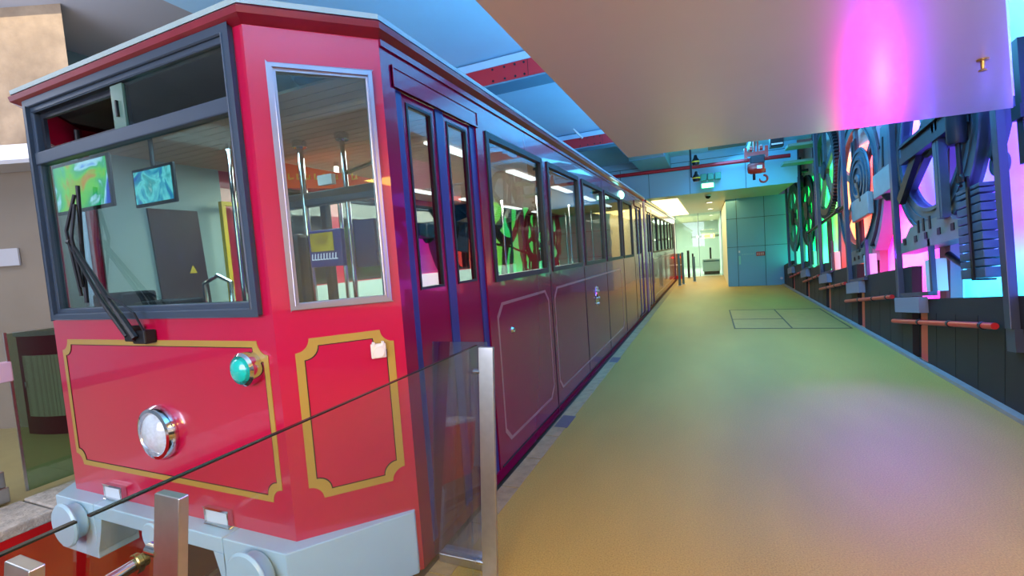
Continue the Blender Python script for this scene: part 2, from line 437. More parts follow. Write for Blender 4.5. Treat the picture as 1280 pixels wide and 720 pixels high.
# windscreen frame
f = MB(); frame_rect(f, PF, SX(-3.605), SX(-1.868), 1.366, 2.632, .036, -.03, .02); frame_rect(f, PF, SX(-3.575), SX(-1.898), 1.396, 2.602, .034, -.015, .03)
slab(f, PF, SX(-3.56), SX(-1.9), 2.268, 2.338, -.026, .03)
ws = f.build('windscreen', rubber, tram, bevel=.006)
g = MB(); slab(g, PF, SX(-3.55), SX(-1.92), 1.42, 2.27, .004, .012); g.build('pane', paneg, ws)
g = MB(); slab(g, PF, SX(-2.70), SX(-1.93), 2.335, 2.58, .0, .006); g.build('sliding_pane', paneg, ws)
s = MB(); frame_rect(s, PF, SX(-3.53), SX(-2.70), 2.335, 2.56, .028, .012, .03); s.build('sliding_frame', irondk, ws)
s = MB(); slab(s, PF, SX(-2.79), SX(-2.69), 2.335, 2.56, -.008, .004); s.build('glass_overlap', mat('green_glass_edge',(92,122,112),rough=.15), ws)
s = MB(); slab(s, PF, SX(-2.745), SX(-2.733), 2.40, 2.48, -.02, -.008); s.build('sliding_handle', ironblk, ws)
# corner panels
for (A, B, vis) in ((CH[0],CH[1],True),(CHL[0],CHL[1],False)):
    dx, dy = B[0]-A[0], B[1]-A[1]; ln = math.hypot(dx,dy); tx, ty = dx/ln, dy/ln
    nx, ny = (ty,-tx) if vis else (-ty,tx)
    if ny > 0: nx, ny = -nx, -ny
    P = lambda s, z, d, A=A, tx=tx, ty=ty, nx=nx, ny=ny: (A[0]+s*tx-d*nx, A[1]+s*ty-d*ny, z)
    holed(MB(), P, ln, -.02, ZE, [(.10,.50,1.40,2.445)], .05).build('corner_panel', red, tram, label='deep red angled corner panel')
    wf = MB(); frame_rect(wf, P, .079, .524, 1.376, 2.468, .02, -.022, .03); frame_rect(wf, P, .09, .513, 1.387, 2.457, .02, -.012, .03)
    wf = wf.build('corner_window', alu, tram, label='corner window in a silver frame', bevel=.003)
    g = MB(); slab(g, P, .105, .498, 1.40, 2.44, .002, .01); g.build('pane', paneg, wf)
    band(MB(), P, .074, .517, .480, 1.240, .062, .036, -.003).build('gold_stripe', gold, tram)
    band(MB(), P, .108, .483, .514, 1.206, .062, .006, -.0022).build('stripe_shadow_line', blackln, tram)
    if vis: PCH = P
band(MB(), PF, SX(-3.603), SX(-1.863), .478, 1.246, .066, .030, -.003).build('gold_stripe', gold, tram)
band(MB(), PF, SX(-3.574), SX(-1.892), .507, 1.217, .066, .005, -.0022).build('stripe_shadow_line', blackln, tram)
# side stripe panels
PSd = lambda s, z, d: (XS-d, s, z)
band(MB(), PSd, 2.98, 4.14, .19, 1.22, .09, .022, -.002, clip=True).build('side_stripe', mauve, tram)
band(MB(), PSd, 4.31, 8.1, .19, 1.22, .09, .022, -.002, clip=True).build('side_stripe', mauve, tram)
sm = MB()
for y in (4.235, 5.55, 6.89, 8.39, 9.74): sm.box(XS-.002,XS+.004,y-.006,y+.006,.0,1.36)
sm.box(XS-.002,XS+.005,2.895,YB,.055,.068)
sm.build('panel_seam', blackln, tram)
# socket cover on the corner panel
s = MB(); slab(s, PCH, .405, .475, 1.105, 1.175, -.022, 0); slab(s, PCH, .412, .425, 1.165, 1.185, -.028, 0); slab(s, PCH, .455, .468, 1.165, 1.185, -.028, 0)
so = s.build('socket_cover', plasticw, tram, bevel=.004)
def on(P, s, z, d): return Vector(P(s,z,d))
q = MB(); q.tube([PCH(.44,1.137,-.02), PCH(.44,1.137,-.034)], .026, 18); q.build('flap', plasticw, so)
# head lamp, green lamp, small lamps
h = MB().lathe([(.145,0),(.148,-.02),(.135,-.045),(.118,-.05),(.112,-.03)], (-2.725,YF,.752), 'y', 40).build('headlamp', chrome, tram, smooth=True)
MB().lathe([(0,-.075),(.05,-.07),(.09,-.055),(.115,-.03)], (-2.725,YF,.752), 'y', 40).build('lens', lensm, h, smooth=True)
h = MB().lathe([(.078,0),(.078,-.05),(.066,-.062),(.058,-.05)], (-1.978,YF,1.122), 'y', 32).build('green_lamp', chrome, tram, smooth=True)
MB().lathe([(0,-.085),(.035,-.082),(.052,-.07),(.058,-.045)], (-1.978,YF,1.122), 'y', 32).build('lens', greenl, h, smooth=True)
for x in (-3.215, -2.32):
    h = MB(); frame_rect(h, PF, SX(x-.092), SX(x+.092), .312, .396, .012, -.03, 0); h = h.build('marker_lamp', chrome, tram, bevel=.004)
    q = MB(); slab(q, PF, SX(x-.08), SX(x+.08), .322, .386, -.024, -.002); q.build('lens', lampon, h)
# wipers
wp = MB(); wp.box(-2.775,-2.665,YF-.06,YF,1.235,1.305); wp.box(-2.815,-2.74,YF-.075,YF-.02,1.25,1.33)
wip = wp.build('wiper', rubberdk, tram, bevel=.008)
a = MB(); a.tube([(-2.72,YF-.07,1.27),(-2.86,YF-.09,1.46),(-3.20,YF-.07,1.80)], [.018,.014,.007], 8); a.tube([(-2.79,YF-.07,1.28),(-2.94,YF-.09,1.47),(-3.23,YF-.07,1.80)], [.014,.012,.006], 8)
a.tube([(-3.20,YF-.07,1.80),(-3.23,YF-.07,1.80)],.014,8)
a.build('wiper_arm', rubberdk, wip)
a = MB(); a.tube([(-3.14,YF-.035,2.10),(-3.185,YF-.03,1.8),(-3.20,YF-.035,1.46)],.011,6); a.tube([(-3.15,YF-.05,2.05),(-3.22,YF-.075,1.86),(-3.21,YF-.05,1.5)],.009,6); a.tube([(-3.16,YF-.05,2.0),(-3.165,YF-.08,1.82),(-3.19,YF-.05,1.55)],.009,6)
a.build('wiper_blade', ironblk, wip)
a = MB(); a.tube([(-2.68,YF-.05,1.3),(-2.69,YF-.08,1.40),(-2.78,YF-.09,1.46),(-2.90,YF-.09,1.50)],.006,6); a.build('washer_hose', irondk, wip)
# bumper
BF = 1.385
bp = MB()
ol = lambda k: [(CHL[1][0]-k*.0,1.86),(CHL[0][0]-.04,BF),(CH[0][0]+.03,BF),(XS+.006,1.845),(XS-.2,1.86),(CH[0][0]-.1,YF+.1),(CHL[0][0]+.1,YF+.1),(CHL[1][0]+.2,1.86)]
bp.prism([(-3.30,BF),(-2.20,BF),(-2.20,YF+.1),(-3.30,YF+.1)], lambda p,k: (p[0],p[1],(.225,.306)[k]))
bm_ = bp.build('bumper', bluegrey, tram, bevel=.006)
e = MB()
e.prism([(-2.195,BF),(CH[0][0]+.03,BF),(XS-.004,1.848),(XS-.03,1.90),(CH[0][0]-.1,YF+.12),(-2.195,YF+.12)], lambda p,k: (p[0],p[1],(-.02,.306)[k]))
e.prism([(-3.305,BF),(CHL[0][0]-.03,BF),(XL+.004,1.848),(XL+.03,1.90),(CHL[0][0]+.1,YF+.12),(-3.305,YF+.12)][::-1], lambda p,k: (p[0],p[1],(-.02,.306)[k]))
ee = MB(); ee.prism([(-2.20,.226),(-2.27,.226),(-2.20,.0)], lambda p,k: (p[0],(BF,YF+.1)[k],p[1]))
ee.prism([(-3.30,.226),(-3.23,.226),(-3.25,.15),(-3.30,.02)], lambda p,k: (p[0],(BF,YF+.1)[k],p[1]))
e.build('bumper_end', bluegrey, bm_, bevel=.005, split=1); ee.build('bumper_gusset', bluegrey, bm_, split=1)
for x in (-3.445, -1.945):
    d = MB(); d.disc((x,BF,.2),'y',.128,-.085,-.06,36,.08); d.disc((x,BF,.2),'y',.10,-.065,.0,30)
    d.build('buffer', bluegrey, bm_, smooth=True)
d = MB(); d.disc((-2.66,BF,.26),'y',.075,-.06,-.03,28); d.tube([(-2.66,BF-.03,.26),(-2.66,BF+.02,.26)],.05,16); d.build('coupling_disc', bluegrey, bm_, smooth=True)
d = MB(); d.box(-3.27,-3.0,1.62,1.9,-.02,.25); d.tube([(-3.02,1.6,-.02),(-3.02,1.6,.24)],.03,10); d.build('step_plate', metalwht, tram)
d = MB().tube([(XC,1.55,-.22),(XC,2.4,-.22)],.06,12); d.build('drawbar', irondk, tram)
bs = thing('buffer_stop', 'silver shock absorber lying on the track under the front bumper', 'buffer', (XC,.7,-1.0))
d = MB(); d.tube([(-2.72,.0,.10),(-2.72,.85,.12)],.06,18); d.build('cylinder', steel, bs, smooth=True)
d = MB(); d.tube([(-2.72,.85,.12),(-2.72,1.30,.14)],.03,14); d.build('piston_rod', chrome, bs, smooth=True)
d = MB(); d.disc((-2.72,1.33,.14),'y',.05,-.06,-.03,20); d.disc((-2.72,1.33,.14),'y',.035,-.03,.0,20); d.build('brass_head', mat('brass_head',(200,170,100),rough=.25,metal=1), bs, smooth=True)
d = MB(); d.tube([(-2.86,.0,.02),(-2.86,1.1,.04)],.028,12); d.build('side_pipe', steel, bs, smooth=True)
d = MB(); d.prism([(-.1,-1.0),(.75,-1.0),(.45,.08),(.1,.08)], lambda p,k: ((-2.80,-2.64)[k],p[0],p[1])); d.build('stand', undm, bs)
# crest and lock on the side, green indicator on the eave
d = MB().lathe([(0,.02),(.05,.018),(.075,.006),(.08,0)], (XS,6.13,.94),'x',24); d.v = [(x, y, .94+(z-.94)*1.75) for x,y,z in d.v]
cr = d.build('crest', chrome, tram, smooth=True)
d = MB()
for k in range(7): d.disc((XS,6.13+.06*math.sin(k*.9),.94+.11*math.cos(k*.9)),'x',.016,.0,.026,10)
d.build('crest_ornament', steel, cr, smooth=True)
MB().lathe([(0,.02),(.018,.018),(.025,0)], (XS,3.23,.99),'x',16).build('lock', chrome, tram, smooth=True)
d = MB().lathe([(0,.05),(.04,.045),(.07,.02),(.075,0)], (XS,8.44,2.50),'x',20); d.v = [(x,8.44+(y-8.44)*2.4,z) for x,y,z in d.v]
d.build('indicator_lamp', mat('indicator_green',(180,255,220),emit=(150,255,210),estr=3), tram, smooth=True)
d = MB().disc((-2.25,2.35,ZE+.10),'z',.16,.0,.26,28); d.box(-2.3,-2.2,2.30,2.4,ZE+.1,ZE+.4); d.build('roof_vent', irondk, tram)
# cab interior: driver's partition, plus windscreen reflections built solid: teal wall, brown door, monitors
MB().box(XL+.05,XL+.07,1.93,2.86,.04,2.50).build('mirrored_wall', reflteal, tram)
d = MB(); d.prism([(2.34,.06),(2.72,.06),(2.62,2.12),(2.24,2.12)], lambda p,k: (XL+.07+(0,.02)[k],p[0],p[1])); dr = d.build('mirrored_door', brown, tram)
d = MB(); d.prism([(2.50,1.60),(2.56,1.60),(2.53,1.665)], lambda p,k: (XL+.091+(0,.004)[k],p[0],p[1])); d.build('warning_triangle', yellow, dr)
d = MB(); frame_rect(d, lambda s,z,k: (XL+.2-k, s, z), 2.75, 3.05, 1.0, 2.2, .035, -.02, .02); d.build('yellow_partition', yellow, tram)
d = MB()
d.tube([(-3.15,2.35,.04),(-3.15,2.35,2.50)],.017,10); d.tube([(-2.73,2.6,.04),(-2.73,2.6,2.5)],.024,12); d.tube([(-2.35,2.62,.04),(-2.35,2.62,2.5)],.018,12)
d.tube([(-2.35,2.62,2.22),(-2.0,2.62,2.28)],.016,8)
for x, y in ((-2.73,2.6),(-2.35,2.62)): d.disc((x,y,2.5),'z',.05,-.05,.0,14)
d.build('cab_pole', chrome, tram, smooth=True)
d = MB(); d.box(-3.0,-1.95,2.58,2.66,2.02,2.12); d.box(-2.72,-2.66,2.72,2.78,.04,2.1); d.build('cab_crossbar', rubberdk, tram, bevel=.01)
d = MB(); d.box(-2.55,-2.42,2.56,2.60,2.15,2.22); d.build('number_plate', metalwht, tram)
d = MB(); d.box(-2.93,-2.68,2.45,2.55,1.2,1.82); d.box(-2.97,-2.62,2.25,2.6,.9,1.0); d.tube([(-2.8,2.4,.04),(-2.8,2.4,.9)],.04,10); d.build('driver_seat', ironblk, tram, bevel=.03)
d = MB(); d.box(-2.63,-2.33,2.50,2.54,1.57,1.83); mo = d.build('ticket_screen', mat('screen_blue',(34,40,120),rough=.3,emit=(30,40,130),estr=.25), tram, bevel=.006)
MB().box(-2.61,-2.40,2.495,2.502,1.68,1.81).build('picture', screen_mat('yellow_picture', [(0.2,(120,90,10)),(.8,(250,220,40))], 6, .7), mo)
d = MB()
for k in range(9):
    x = -2.61+k*.027
    d.prism([(x,1.62),(x+.006,1.62),(x+.012,1.665),(x+.006,1.665)], lambda p,j: (p[0],2.495+.004*j,p[1]))
    d.prism([(x+.006,1.62),(x+.02,1.62),(x+.021,1.627),(x+.007,1.627)], lambda p,j: (p[0],2.495+.004*j,p[1]))
d.build('lettering', mat('white_letters',(240,240,250),emit=(220,225,255),estr=.5), mo)
MB().box(-2.30,-2.12,2.6,2.64,1.55,1.88).build('side_screen', sealm, tram)
d = MB(); d.box(-3.6,-1.9,1.56,1.85,.6,1.36); d.box(-3.5,-3.2,1.6,1.8,1.36,1.5); d.box(-3.1,-2.75,1.6,1.8,1.36,1.44); d.build('control_desk', irondk, tram, bevel=.015)
d = MB(); d.prism([(-3.34,2.27),(-2.36,2.14),(-2.36,2.22),(-3.34,2.49)], lambda p,k: (p[0],2.90+.02*k,p[1])); ad_ = d.build('advert_board', mat('banner_orange_glow',(226,80,24),emit=(226,66,20),estr=.25), tram, label='orange advert board with yellow writing')  # banner is no lamp; faint glow added so it shows
d = MB()
for k in range(8):
    x = -3.2+k*.095; z = 2.335-.132*(x+3.34)
    d.box(x,x+.012,2.894,2.9,z,z+.05); d.box(x,x+.055,2.894,2.9,z,z+.01)
    if k%3: d.box(x+.04,x+.05,2.894,2.9,z,z+.035)
d.build('lettering', mat('banner_yellow',(240,190,40)), ad_)
# monitors mirrored in the windscreen, added as solid objects inside the cab
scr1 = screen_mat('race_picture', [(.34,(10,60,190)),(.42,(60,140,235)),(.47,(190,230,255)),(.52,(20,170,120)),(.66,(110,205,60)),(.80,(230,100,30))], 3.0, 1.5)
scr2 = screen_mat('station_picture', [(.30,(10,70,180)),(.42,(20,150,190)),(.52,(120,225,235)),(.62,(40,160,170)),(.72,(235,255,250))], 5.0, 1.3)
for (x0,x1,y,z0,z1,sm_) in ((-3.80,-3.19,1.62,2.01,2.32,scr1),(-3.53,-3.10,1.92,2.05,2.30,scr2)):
    d = MB(); d.box(x0,x1,y,y+.018,z0,z1); d.tube([((x0+x1)/2,y+.012,z1),((x0+x1)/2,y+.012,2.5)],.014,8); mo = d.build('monitor', ironblk, tram, label='lit monitor mirrored in the windscreen, built inside the cab', bevel=.004)
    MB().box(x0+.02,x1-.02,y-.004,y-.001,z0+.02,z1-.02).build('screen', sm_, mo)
d = MB(); d.tube([(-2.62,1.72,1.36),(-2.62,1.72,1.52),(-2.5,1.72,1.56),(-2.4,1.72,1.52),(-2.4,1.72,1.36)],.012,8); d.build('desk_rail', chrome, tram, smooth=True)

car2 = thing('tram_car', 'second maroon tram car coupled behind the big one, further along the platform', 'tram', (XC, 11.75, -.85))
make_tram(car2, 11.78, 22.0, [(11.95,12.95),(20.9,21.8)], [(13.2+k*1.27,14.32+k*1.27) for k in range(6)], False)
MB().box(XL+.3,XS+.012,YB+.004,11.775,.0,2.66).build('gangway', mat('gangway_purple',(96,24,120),rough=.45,coat=.2), car2)
band(MB(), PSd, 13.1, 20.7, .19, 1.22, .09, .022, -.002, clip=True).build('side_stripe', mauve, car2)

# ------------------------------------------------------------------ the setting
XW = 2.2
struct('floor', MB().box(-1.36,XW+.9,-4,23.5,-.3,0), platm, 'tan concrete platform floor between the tram and the dark low wall', 'floor')
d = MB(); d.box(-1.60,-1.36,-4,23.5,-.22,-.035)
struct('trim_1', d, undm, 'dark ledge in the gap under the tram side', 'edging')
d = MB()
for k in range(60): d.box(-1.362,-1.24,-4+k*.45,-4+k*.45+.44,-.05,.003)
struct('trim_7', d, mat('edge_paver',(150,128,92),rough=.7,var=.2,vscale=14,bump=.3), 'paler paver strip along the platform edge beside the tram', 'edging')
d = MB()
for (x,y) in ((-1.345,3.85),(-1.345,6.3)): d.box(x,x+.12,y,y+.3,0,.004)
struct('trim_2', d, mat('floor_dark_mark',(92,78,84),rough=.6), 'dark plates at the edge of the platform floor', 'floor plate')
struct('floor_lobby', MB().box(-6,XW+.9,23.5,33.5,-.3,0), lobbyfl, 'pale lobby floor beyond the gates', 'floor')
# track pit
struct('floor_pit', MB().box(-4.3,-1.36,-4,24,-1.1,-1.0), pitbrown, 'brown floor of the track pit', 'floor')
struct('wall_pit', MB().box(-4.36,-4.285,-4,24,-1.0,-.06), pitred, 'red painted side of the track pit below the left platform', 'wall')
struct('wall_pit_right', MB().box(-1.42,-1.36,-4,24,-1.0,-.04), pitbrown, 'brown side of the track pit under the platform', 'wall')
for x in (XC-.76, XC+.76):
    r = MB().prism([(x-.06,-1.0),(x+.06,-1.0),(x+.06,-.985),(x+.012,-.97),(x+.012,-.9),(x+.035,-.89),(x+.035,-.855),(x-.035,-.855),(x-.035,-.89),(x-.012,-.9),(x-.012,-.97),(x-.06,-.985)], lambda p,k: (p[0],(-4,23)[k],p[1]))
    tag(r.build('rail', irondk), 'steel running rail in the pit, on the '+('side by the red pit wall' if x < XC else 'platform side'), 'rail')
# left platform
struct('floor_left', MB().box(-9,-4.75,-4,24,-.3,0), mat('left_floor',(150,138,92),rough=.35,var=.06), 'yellowish floor of the opposite platform', 'floor')
d = MB()
for k in range(70): d.box(-4.75,-4.28,-4+k*.4,-4+k*.4+.385,-.06,.010+.004*(k%3))
struct('trim_3', d, stone, 'rough stone blocks edging the opposite platform', 'edging', bevel=.01)
# oblique pier wall on the left and wall behind it
p0, p1 = Vector((-9.6,1.55,0)), Vector((-6.31,2.95,0)); t = (p1-p0).normalized(); nn = Vector((-t.y,t.x,0))
def pier(z0, z1): return MB().prism([p0, p1, p1+Vector((-.62,.24,0)), p0+nn*.5], lambda p,k: (p.x,p.y,(z0,z1)[k]))
struct('wall_left', pier(0,3.02), leftwall, 'beige lower wall behind the maroon cabinet', 'wall')
struct('wall_left_upper', pier(3.02,5.2), conc, 'rough board-marked concrete above the beige wall', 'wall')
struct('wall_left_rear', MB().box(-7.7,-7.5,2.6,24,0,5.2), greenwall, 'grey-green wall beyond the opposite platform', 'wall')
struct('ceiling_left', MB().box(-10,-4.35,-4.5,24,4.6,4.8), ceilgrey, 'grey ceiling over the opposite platform', 'ceiling')
struct('wall_left_reflector', MB().box(-10.2,-10,-4.7,2,0,4.8), mat('back_wall',(176,190,196),rough=.5), 'unseen pale wall added to give the tram front a sheen', 'wall')  # out-of-view wall, added as a bright reflection for the tram front
struct('wall_back', MB().box(-10,5,-4.7,-4.5,-1,4.8), mat('back_wall',(176,190,196),rough=.5), 'pale grey wall behind the viewpoint', 'wall')
# upper ceiling over track and platform
struct('ceiling', MB().box(-4.35,4.2,-4.5,14.2,4.02,4.2), ceilblue, 'pale blue upper ceiling above the tram', 'ceiling')
for y in (1.2, 5.45, 9.70):
    r = thing('roof_beam', 'red riveted cross beam '+{1.2:'above the cab front of the tram',5.45:'above the first side windows of the tram',9.7:'further from the cab, above the rear door of the near car'}[y], 'beam', (0,y,3.7), kind='structure')
    MB().box(-4.3,3.2,y+.14,y+.18,3.72,3.92).build('web', beamred, r)
    MB().box(-4.3,3.2,y,y+.33,3.69,3.71).build('lower_flange', flangeb, r)
    MB().box(-4.3,3.2,y-.02,y+.36,3.91,4.0).build('upper_flange', ceilblue, r)
    d = MB(); d.box(-1.95,-1.94,y+.02,y+.14,3.71,3.91)
    MB().box(-4.3,3.2,y-.005,y+.03,3.71,3.91).build('face_plate', beamred, r)
    d = MB()
    for x in (-2.4,-2.24,-2.1,-1.98):
        for z in (3.74,3.88): d.disc((x,y-.005,z),'y',.014,-.012,0,8)
    d.box(-1.935,-1.93,y-.008,y-.004,3.71,3.91)
    d.build('rivet', irondk, r)
# lower soffit panel
d = MB()
poly = [(-.70,-4.4),(-.68,4.60),(2.17,4.87),(1.10,2.52),(1.10,-4.4)]
d.prism(poly, lambda p,k: (p[0],p[1],(2.41,2.62)[k]))
struct('ceiling_soffit', d, ceilw, 'low white soffit hanging over the near platform, tinted by the coloured lights', 'ceiling')
# far fascia, lobby soffit, teal wall
YFa = 14.1
d = MB(); d.box(-6,2.15,YFa,YFa+.1,2.94,4.02)
struct('wall_fascia', d, mat('fascia_blue',(150,196,224),rough=.45), 'blue panelled fascia across the hall above the gates', 'wall')
d = MB()
for x in (-2.35,-1.55,-.45,.95): d.box(x,x+.012,YFa-.004,YFa,2.94,3.83)
d.box(-6,2.15,YFa-.004,YFa,3.83,3.845)
struct('trim_4', d, jointm, 'thin dark joints on the blue fascia', 'joint')
struct('ceiling_lobby', MB().box(-6,2.1,YFa+.1,33.5,2.94,3.1), mat('lobby_soffit',(190,186,158),rough=.4), 'olive grey soffit over the gates', 'ceiling')
YT = 17.4
struct('wall_far', MB().box(.54,3.4,YT,YT+.15,0,2.94), tealp, 'teal panelled wall at the end of the platform', 'wall')
struct('wall_far_side', MB().box(.54,.60,YT+.15,33,0,2.94), lobbyw, 'white side of the teal wall facing the gates', 'wall')
d = MB()
for x in (.85,1.67,2.5): d.box(x,x+.014,YT-.004,YT,0,2.94)
for z in (1.32,2.27): d.box(.54,2.6,YT-.004,YT,z,z+.014)
struct('trim_5', d, jointm, 'dark joints between the teal panels', 'joint')
dr = thing('door_1', 'flush teal door in the far wall carrying a small red sign', 'door', (1.26,YT,0), kind='structure')
d = MB(); d.box(.865,1.668,YT-.012,YT-.002,.01,1.318); d.build('door_leaf', tealp, dr)
d = MB(); d.box(.88,.94,YT-.02,YT-.01,.74,1.02); d.build('push_plate', mat('pale_plate',(120,200,200),rough=.3), dr)
d = MB(); d.box(.88,.93,YT-.02,YT-.01,1.13,1.2); d.build('lock_plate', metalwht, dr)
d = MB(); d.box(1.41,1.66,YT-.03,YT-.012,.99,1.13); sg = d.build('red_sign', mat('sign_red',(170,20,44),rough=.4), dr)
d = MB()
for k in range(4):
    x = 1.435+k*.054
    d.box(x,x+.008,YT-.033,YT-.03,1.02,1.10); d.box(x,x+.04,YT-.033,YT-.03,1.02,1.03); d.box(x+.02,x+.027,YT-.033,YT-.03,1.04,1.11); d.box(x+.004,x+.036,YT-.033,YT-.03,1.065,1.073)
d.build('lettering', mat('sign_pink',(240,190,200)), sg)
d = MB()
for k in range(6): d.ring((1.0+k*.065,YT-.014,1.07),'y',.016,.021,-.002,.0,12)
d.build('faint_lettering', mat('faint_letter',(150,206,206)), dr)
d = MB().disc((2.12,YT,.22),'y',.04,-.03,0,16); tag(d.build('wall_socket', metalwht), 'small round socket low on the teal wall', 'socket')
# lobby
struct('wall_lobby', MB().box(-6,.6,33,33.2,0,2.94), lobbyw, 'white rear wall of the lobby behind the glass', 'wall')
d = MB(); 
for x0,x1 in ((-1.45,-.48),(-.45,.52)): d.box(x0,x1,23.48,23.5,.02,2.93)
gw = thing('window_1', 'glass partition closing the lobby behind the gates', 'window', (-.45,23.5,0), kind='structure')
d.build('pane', glass('lobby_glass',(226,240,234),1.45), gw)
d = MB()
for x in (-1.47,-.47,.50): d.box(x,x+.02,23.46,23.52,0,2.94)
d.build('mullion', gatem, gw)
d = MB()
d.box(-.95,.50,28.9,29.1,1.86,1.98); pe = tag(d.build('lamp_rail', mat('rail_olive',(120,116,92),rough=.4)), 'olive rail with two small lamps across the lobby', 'rail')
d = MB()
for x in (-.62,.12): d.disc((x,28.9,1.92),'y',.06,-.03,.0,14)
d.build('lamp', downl, pe, split=1)
d = MB(); d.box(-1.6,-.84,15.0,23.2,2.915,2.938); lb = d.build('ceiling_light', lightwarm); tag(lb, 'large warm ceiling light panel over the tram end', 'light')
lb.location.z += 0
for k,(x,y) in enumerate(((.05,17.65),(.08,21.1),(.13,25.9),(.19,32.2))):
    t_ = thing('downlight', ['downlight nearest the blue fascia','second downlight from the blue fascia','third downlight from the blue fascia, past the glass','downlight farthest from the blue fascia'][k], 'light', (x,y,2.91), 'downlights in the lobby soffit')
    MB().ring((x,y,2.925),'z',.10,.125,-.008,.012,20).build('rim', metalwht, t_); MB().disc((x,y,2.93),'z',.10,-.008,.008,20).build('bulb', downl, t_)
t_ = thing('dome_camera', 'dark dome camera under the lobby soffit behind the fascia', 'camera', (.01,14.9,2.85)); MB().disc((.01,14.9,2.93),'z',.09,-.03,.008,20).build('base', metalwht, t_); MB().lathe([(0,-.11),(.04,-.1),(.07,-.07),(.075,-.03)],(.01,14.9,2.93),'z',20).build('dome', ironblk, t_, smooth=True)
# gates in the lobby
def gate(x, y, w, h, label, m=gatem):
    t_ = thing('gate_post', label, 'gate', (x,y,0), 'glass gate posts at the lobby entrance')
    d = MB(); d.box(x-w/2,x+w/2,y,y+.12,.0,h); d.build('post', m, t_, bevel=.008)
    MB().box(x-w/2-.03,x+w/2+.03,y-.03,y+.15,0,.02).build('foot', steel, t_)
gate(-1.09,18.5,.09,1.22,'blue gate post nearest the tram end')
gate(-.99,19.1,.08,1.24,'blue gate post just behind the one nearest the tram end')
gate(-.62,20.3,.09,1.02,'slim blue gate post standing alone on the yellow floor')
gate(-.92,22.6,.10,1.25,'dark blue gate post before the glass, taller one of the two', irondk)
gate(-.73,22.7,.07,1.10,'dark blue gate post before the glass, shorter one of the two', irondk)
t_ = thing('ticket_gate', 'white ticket gate unit with glass flap behind the partition', 'gate', (0,24.6,0))
MB().box(-.35,.42,24.5,24.9,.15,.75).build('cabinet', mat('gate_pale',(196,214,232),rough=.3), t_, bevel=.02); MB().box(-.30,.40,24.48,24.5,.62,.68).build('stripe', gatem, t_); MB().box(-.02,.06,24.7,24.8,.75,1.3).build('post', irondk, t_); MB().box(-.3,.4,24.55,24.85,0,.15).build('plinth', irondk, t_)
t_ = thing('signal_box', 'brown track end box with a red light beyond the tram', 'signal', (-1.25,22.2,0))
MB().box(-1.42,-1.12,22.15,22.4,.15,1.15).build('cabinet', mat('box_brown',(128,96,66),rough=.5), t_, bevel=.01); MB().disc((-1.27,22.15,.98),'y',.05,-.03,0,16).build('red_light', mat('red_lit',(255,30,50),emit=(255,20,40),estr=1.2), t_); MB().box(-1.44,-1.1,22.12,22.43,0,.15).build('plinth', pitred, t_); MB().box(-1.44,-1.1,22.13,22.42,.62,.67).build('cap', metalwht, t_)
# red pipe, duct, hoist, lamps
t_ = tag(MB().tube([(-4.3,13.75,3.66),(1.95,13.75,3.59)],.05,14).build('fire_pipe', pipered, smooth=True), 'red pipe running across the hall in front of the blue fascia', 'pipe')
t_ = thing('air_duct', 'square blue-grey duct hanging above the red pipe', 'duct', (-1.3,11,3.7)); MB().box(-1.72,-.92,10.2,14.09,3.70,4.01).build('casing', mat('duct_blue',(120,166,194),rough=.5), t_); MB().box(-1.74,-.90,11.9,11.96,3.68,4.01).build('flange', flangeb, t_)
t_ = thing('roof_duct', 'dark flat ceiling unit right of the square duct', 'duct', (.5,11.5,3.75)); MB().box(.05,.85,11.4,12.2,3.72,3.82).build('casing', mat('unit_green',(40,74,66),rough=.5), t_); MB().box(.3,.6,11.39,11.4,3.74,3.80).build('grille', irondk, t_)
t_ = thing('ceiling_speaker', 'black ceiling unit with a pale slot right of the hoist', 'unit', (1.5,12,3.6)); MB().box(1.32,1.58,11.95,12.2,3.56,4.0).build('casing', ironblk, t_); MB().box(1.34,1.56,11.94,11.95,3.60,3.63).build('slot', metalwht, t_)
hx, hy = 1.0, 11.6
t_ = thing('chain_hoist', 'red chain hoist with a hook hanging over the platform', 'hoist', (hx,hy,2.9))
MB().box(hx-.06,hx+.06,hy-2.5,hy+2.2,3.72,3.84).build('track_girder', flangeb, t_)
d = MB(); d.box(hx-.22,hx+.22,hy-.05,hy+.05,3.36,3.44); 
for s_ in (-1,1): d.box(hx+s_*.2-.03,hx+s_*.2+.03,hy-.06,hy+.06,3.30,3.54); d.disc((hx+s_*.10,hy,3.52),'x',.06,-.03,.03,16)
d.box(hx-.05,hx-.02,hy-.03,hy+.03,3.4,3.74); d.box(hx+.02,hx+.05,hy-.03,hy+.03,3.4,3.74); d.build('trolley', hoistred, t_)
d = MB(); d.box(hx-.12,hx+.16,hy-.10,hy+.10,3.18,3.34); d.build('motor_block', irondk, t_, bevel=.02)
d = MB().lathe([(0,-.17),(.10,-.16),(.13,-.1),(.13,.1),(.10,.16),(0,.17)],(hx-.01,hy,3.10),'x',24); d.build('drum', hoistred, t_, smooth=True)
MB().box(hx+.0,hx+.10,hy-.14,hy-.12,3.06,3.13).build('maker_plate', metalwht, t_)
d = MB(); d.tube([(hx+.13,hy,3.06),(hx+.13,hy,2.98)],.05,12); d.tube([(hx+.13+.075*math.sin(a)+.0,hy,2.85-.075*math.cos(a)*-1) for a in [k*PI/9 for k in range(0,15)]],[.022]*12+[.018,.014,.008],10); d.build('hook', hoistred, t_, smooth=True)
d = MB(); d.tube([(hx-.05,hy,3.0),(hx-.05,hy,2.84)],.028,10); d.build('pendant_switch', ironblk, t_)
t_ = thing('spot_lamp_bracket', 'black bracket carrying two spotlights with yellow bands', 'lamp', (-.3,12,3.1))
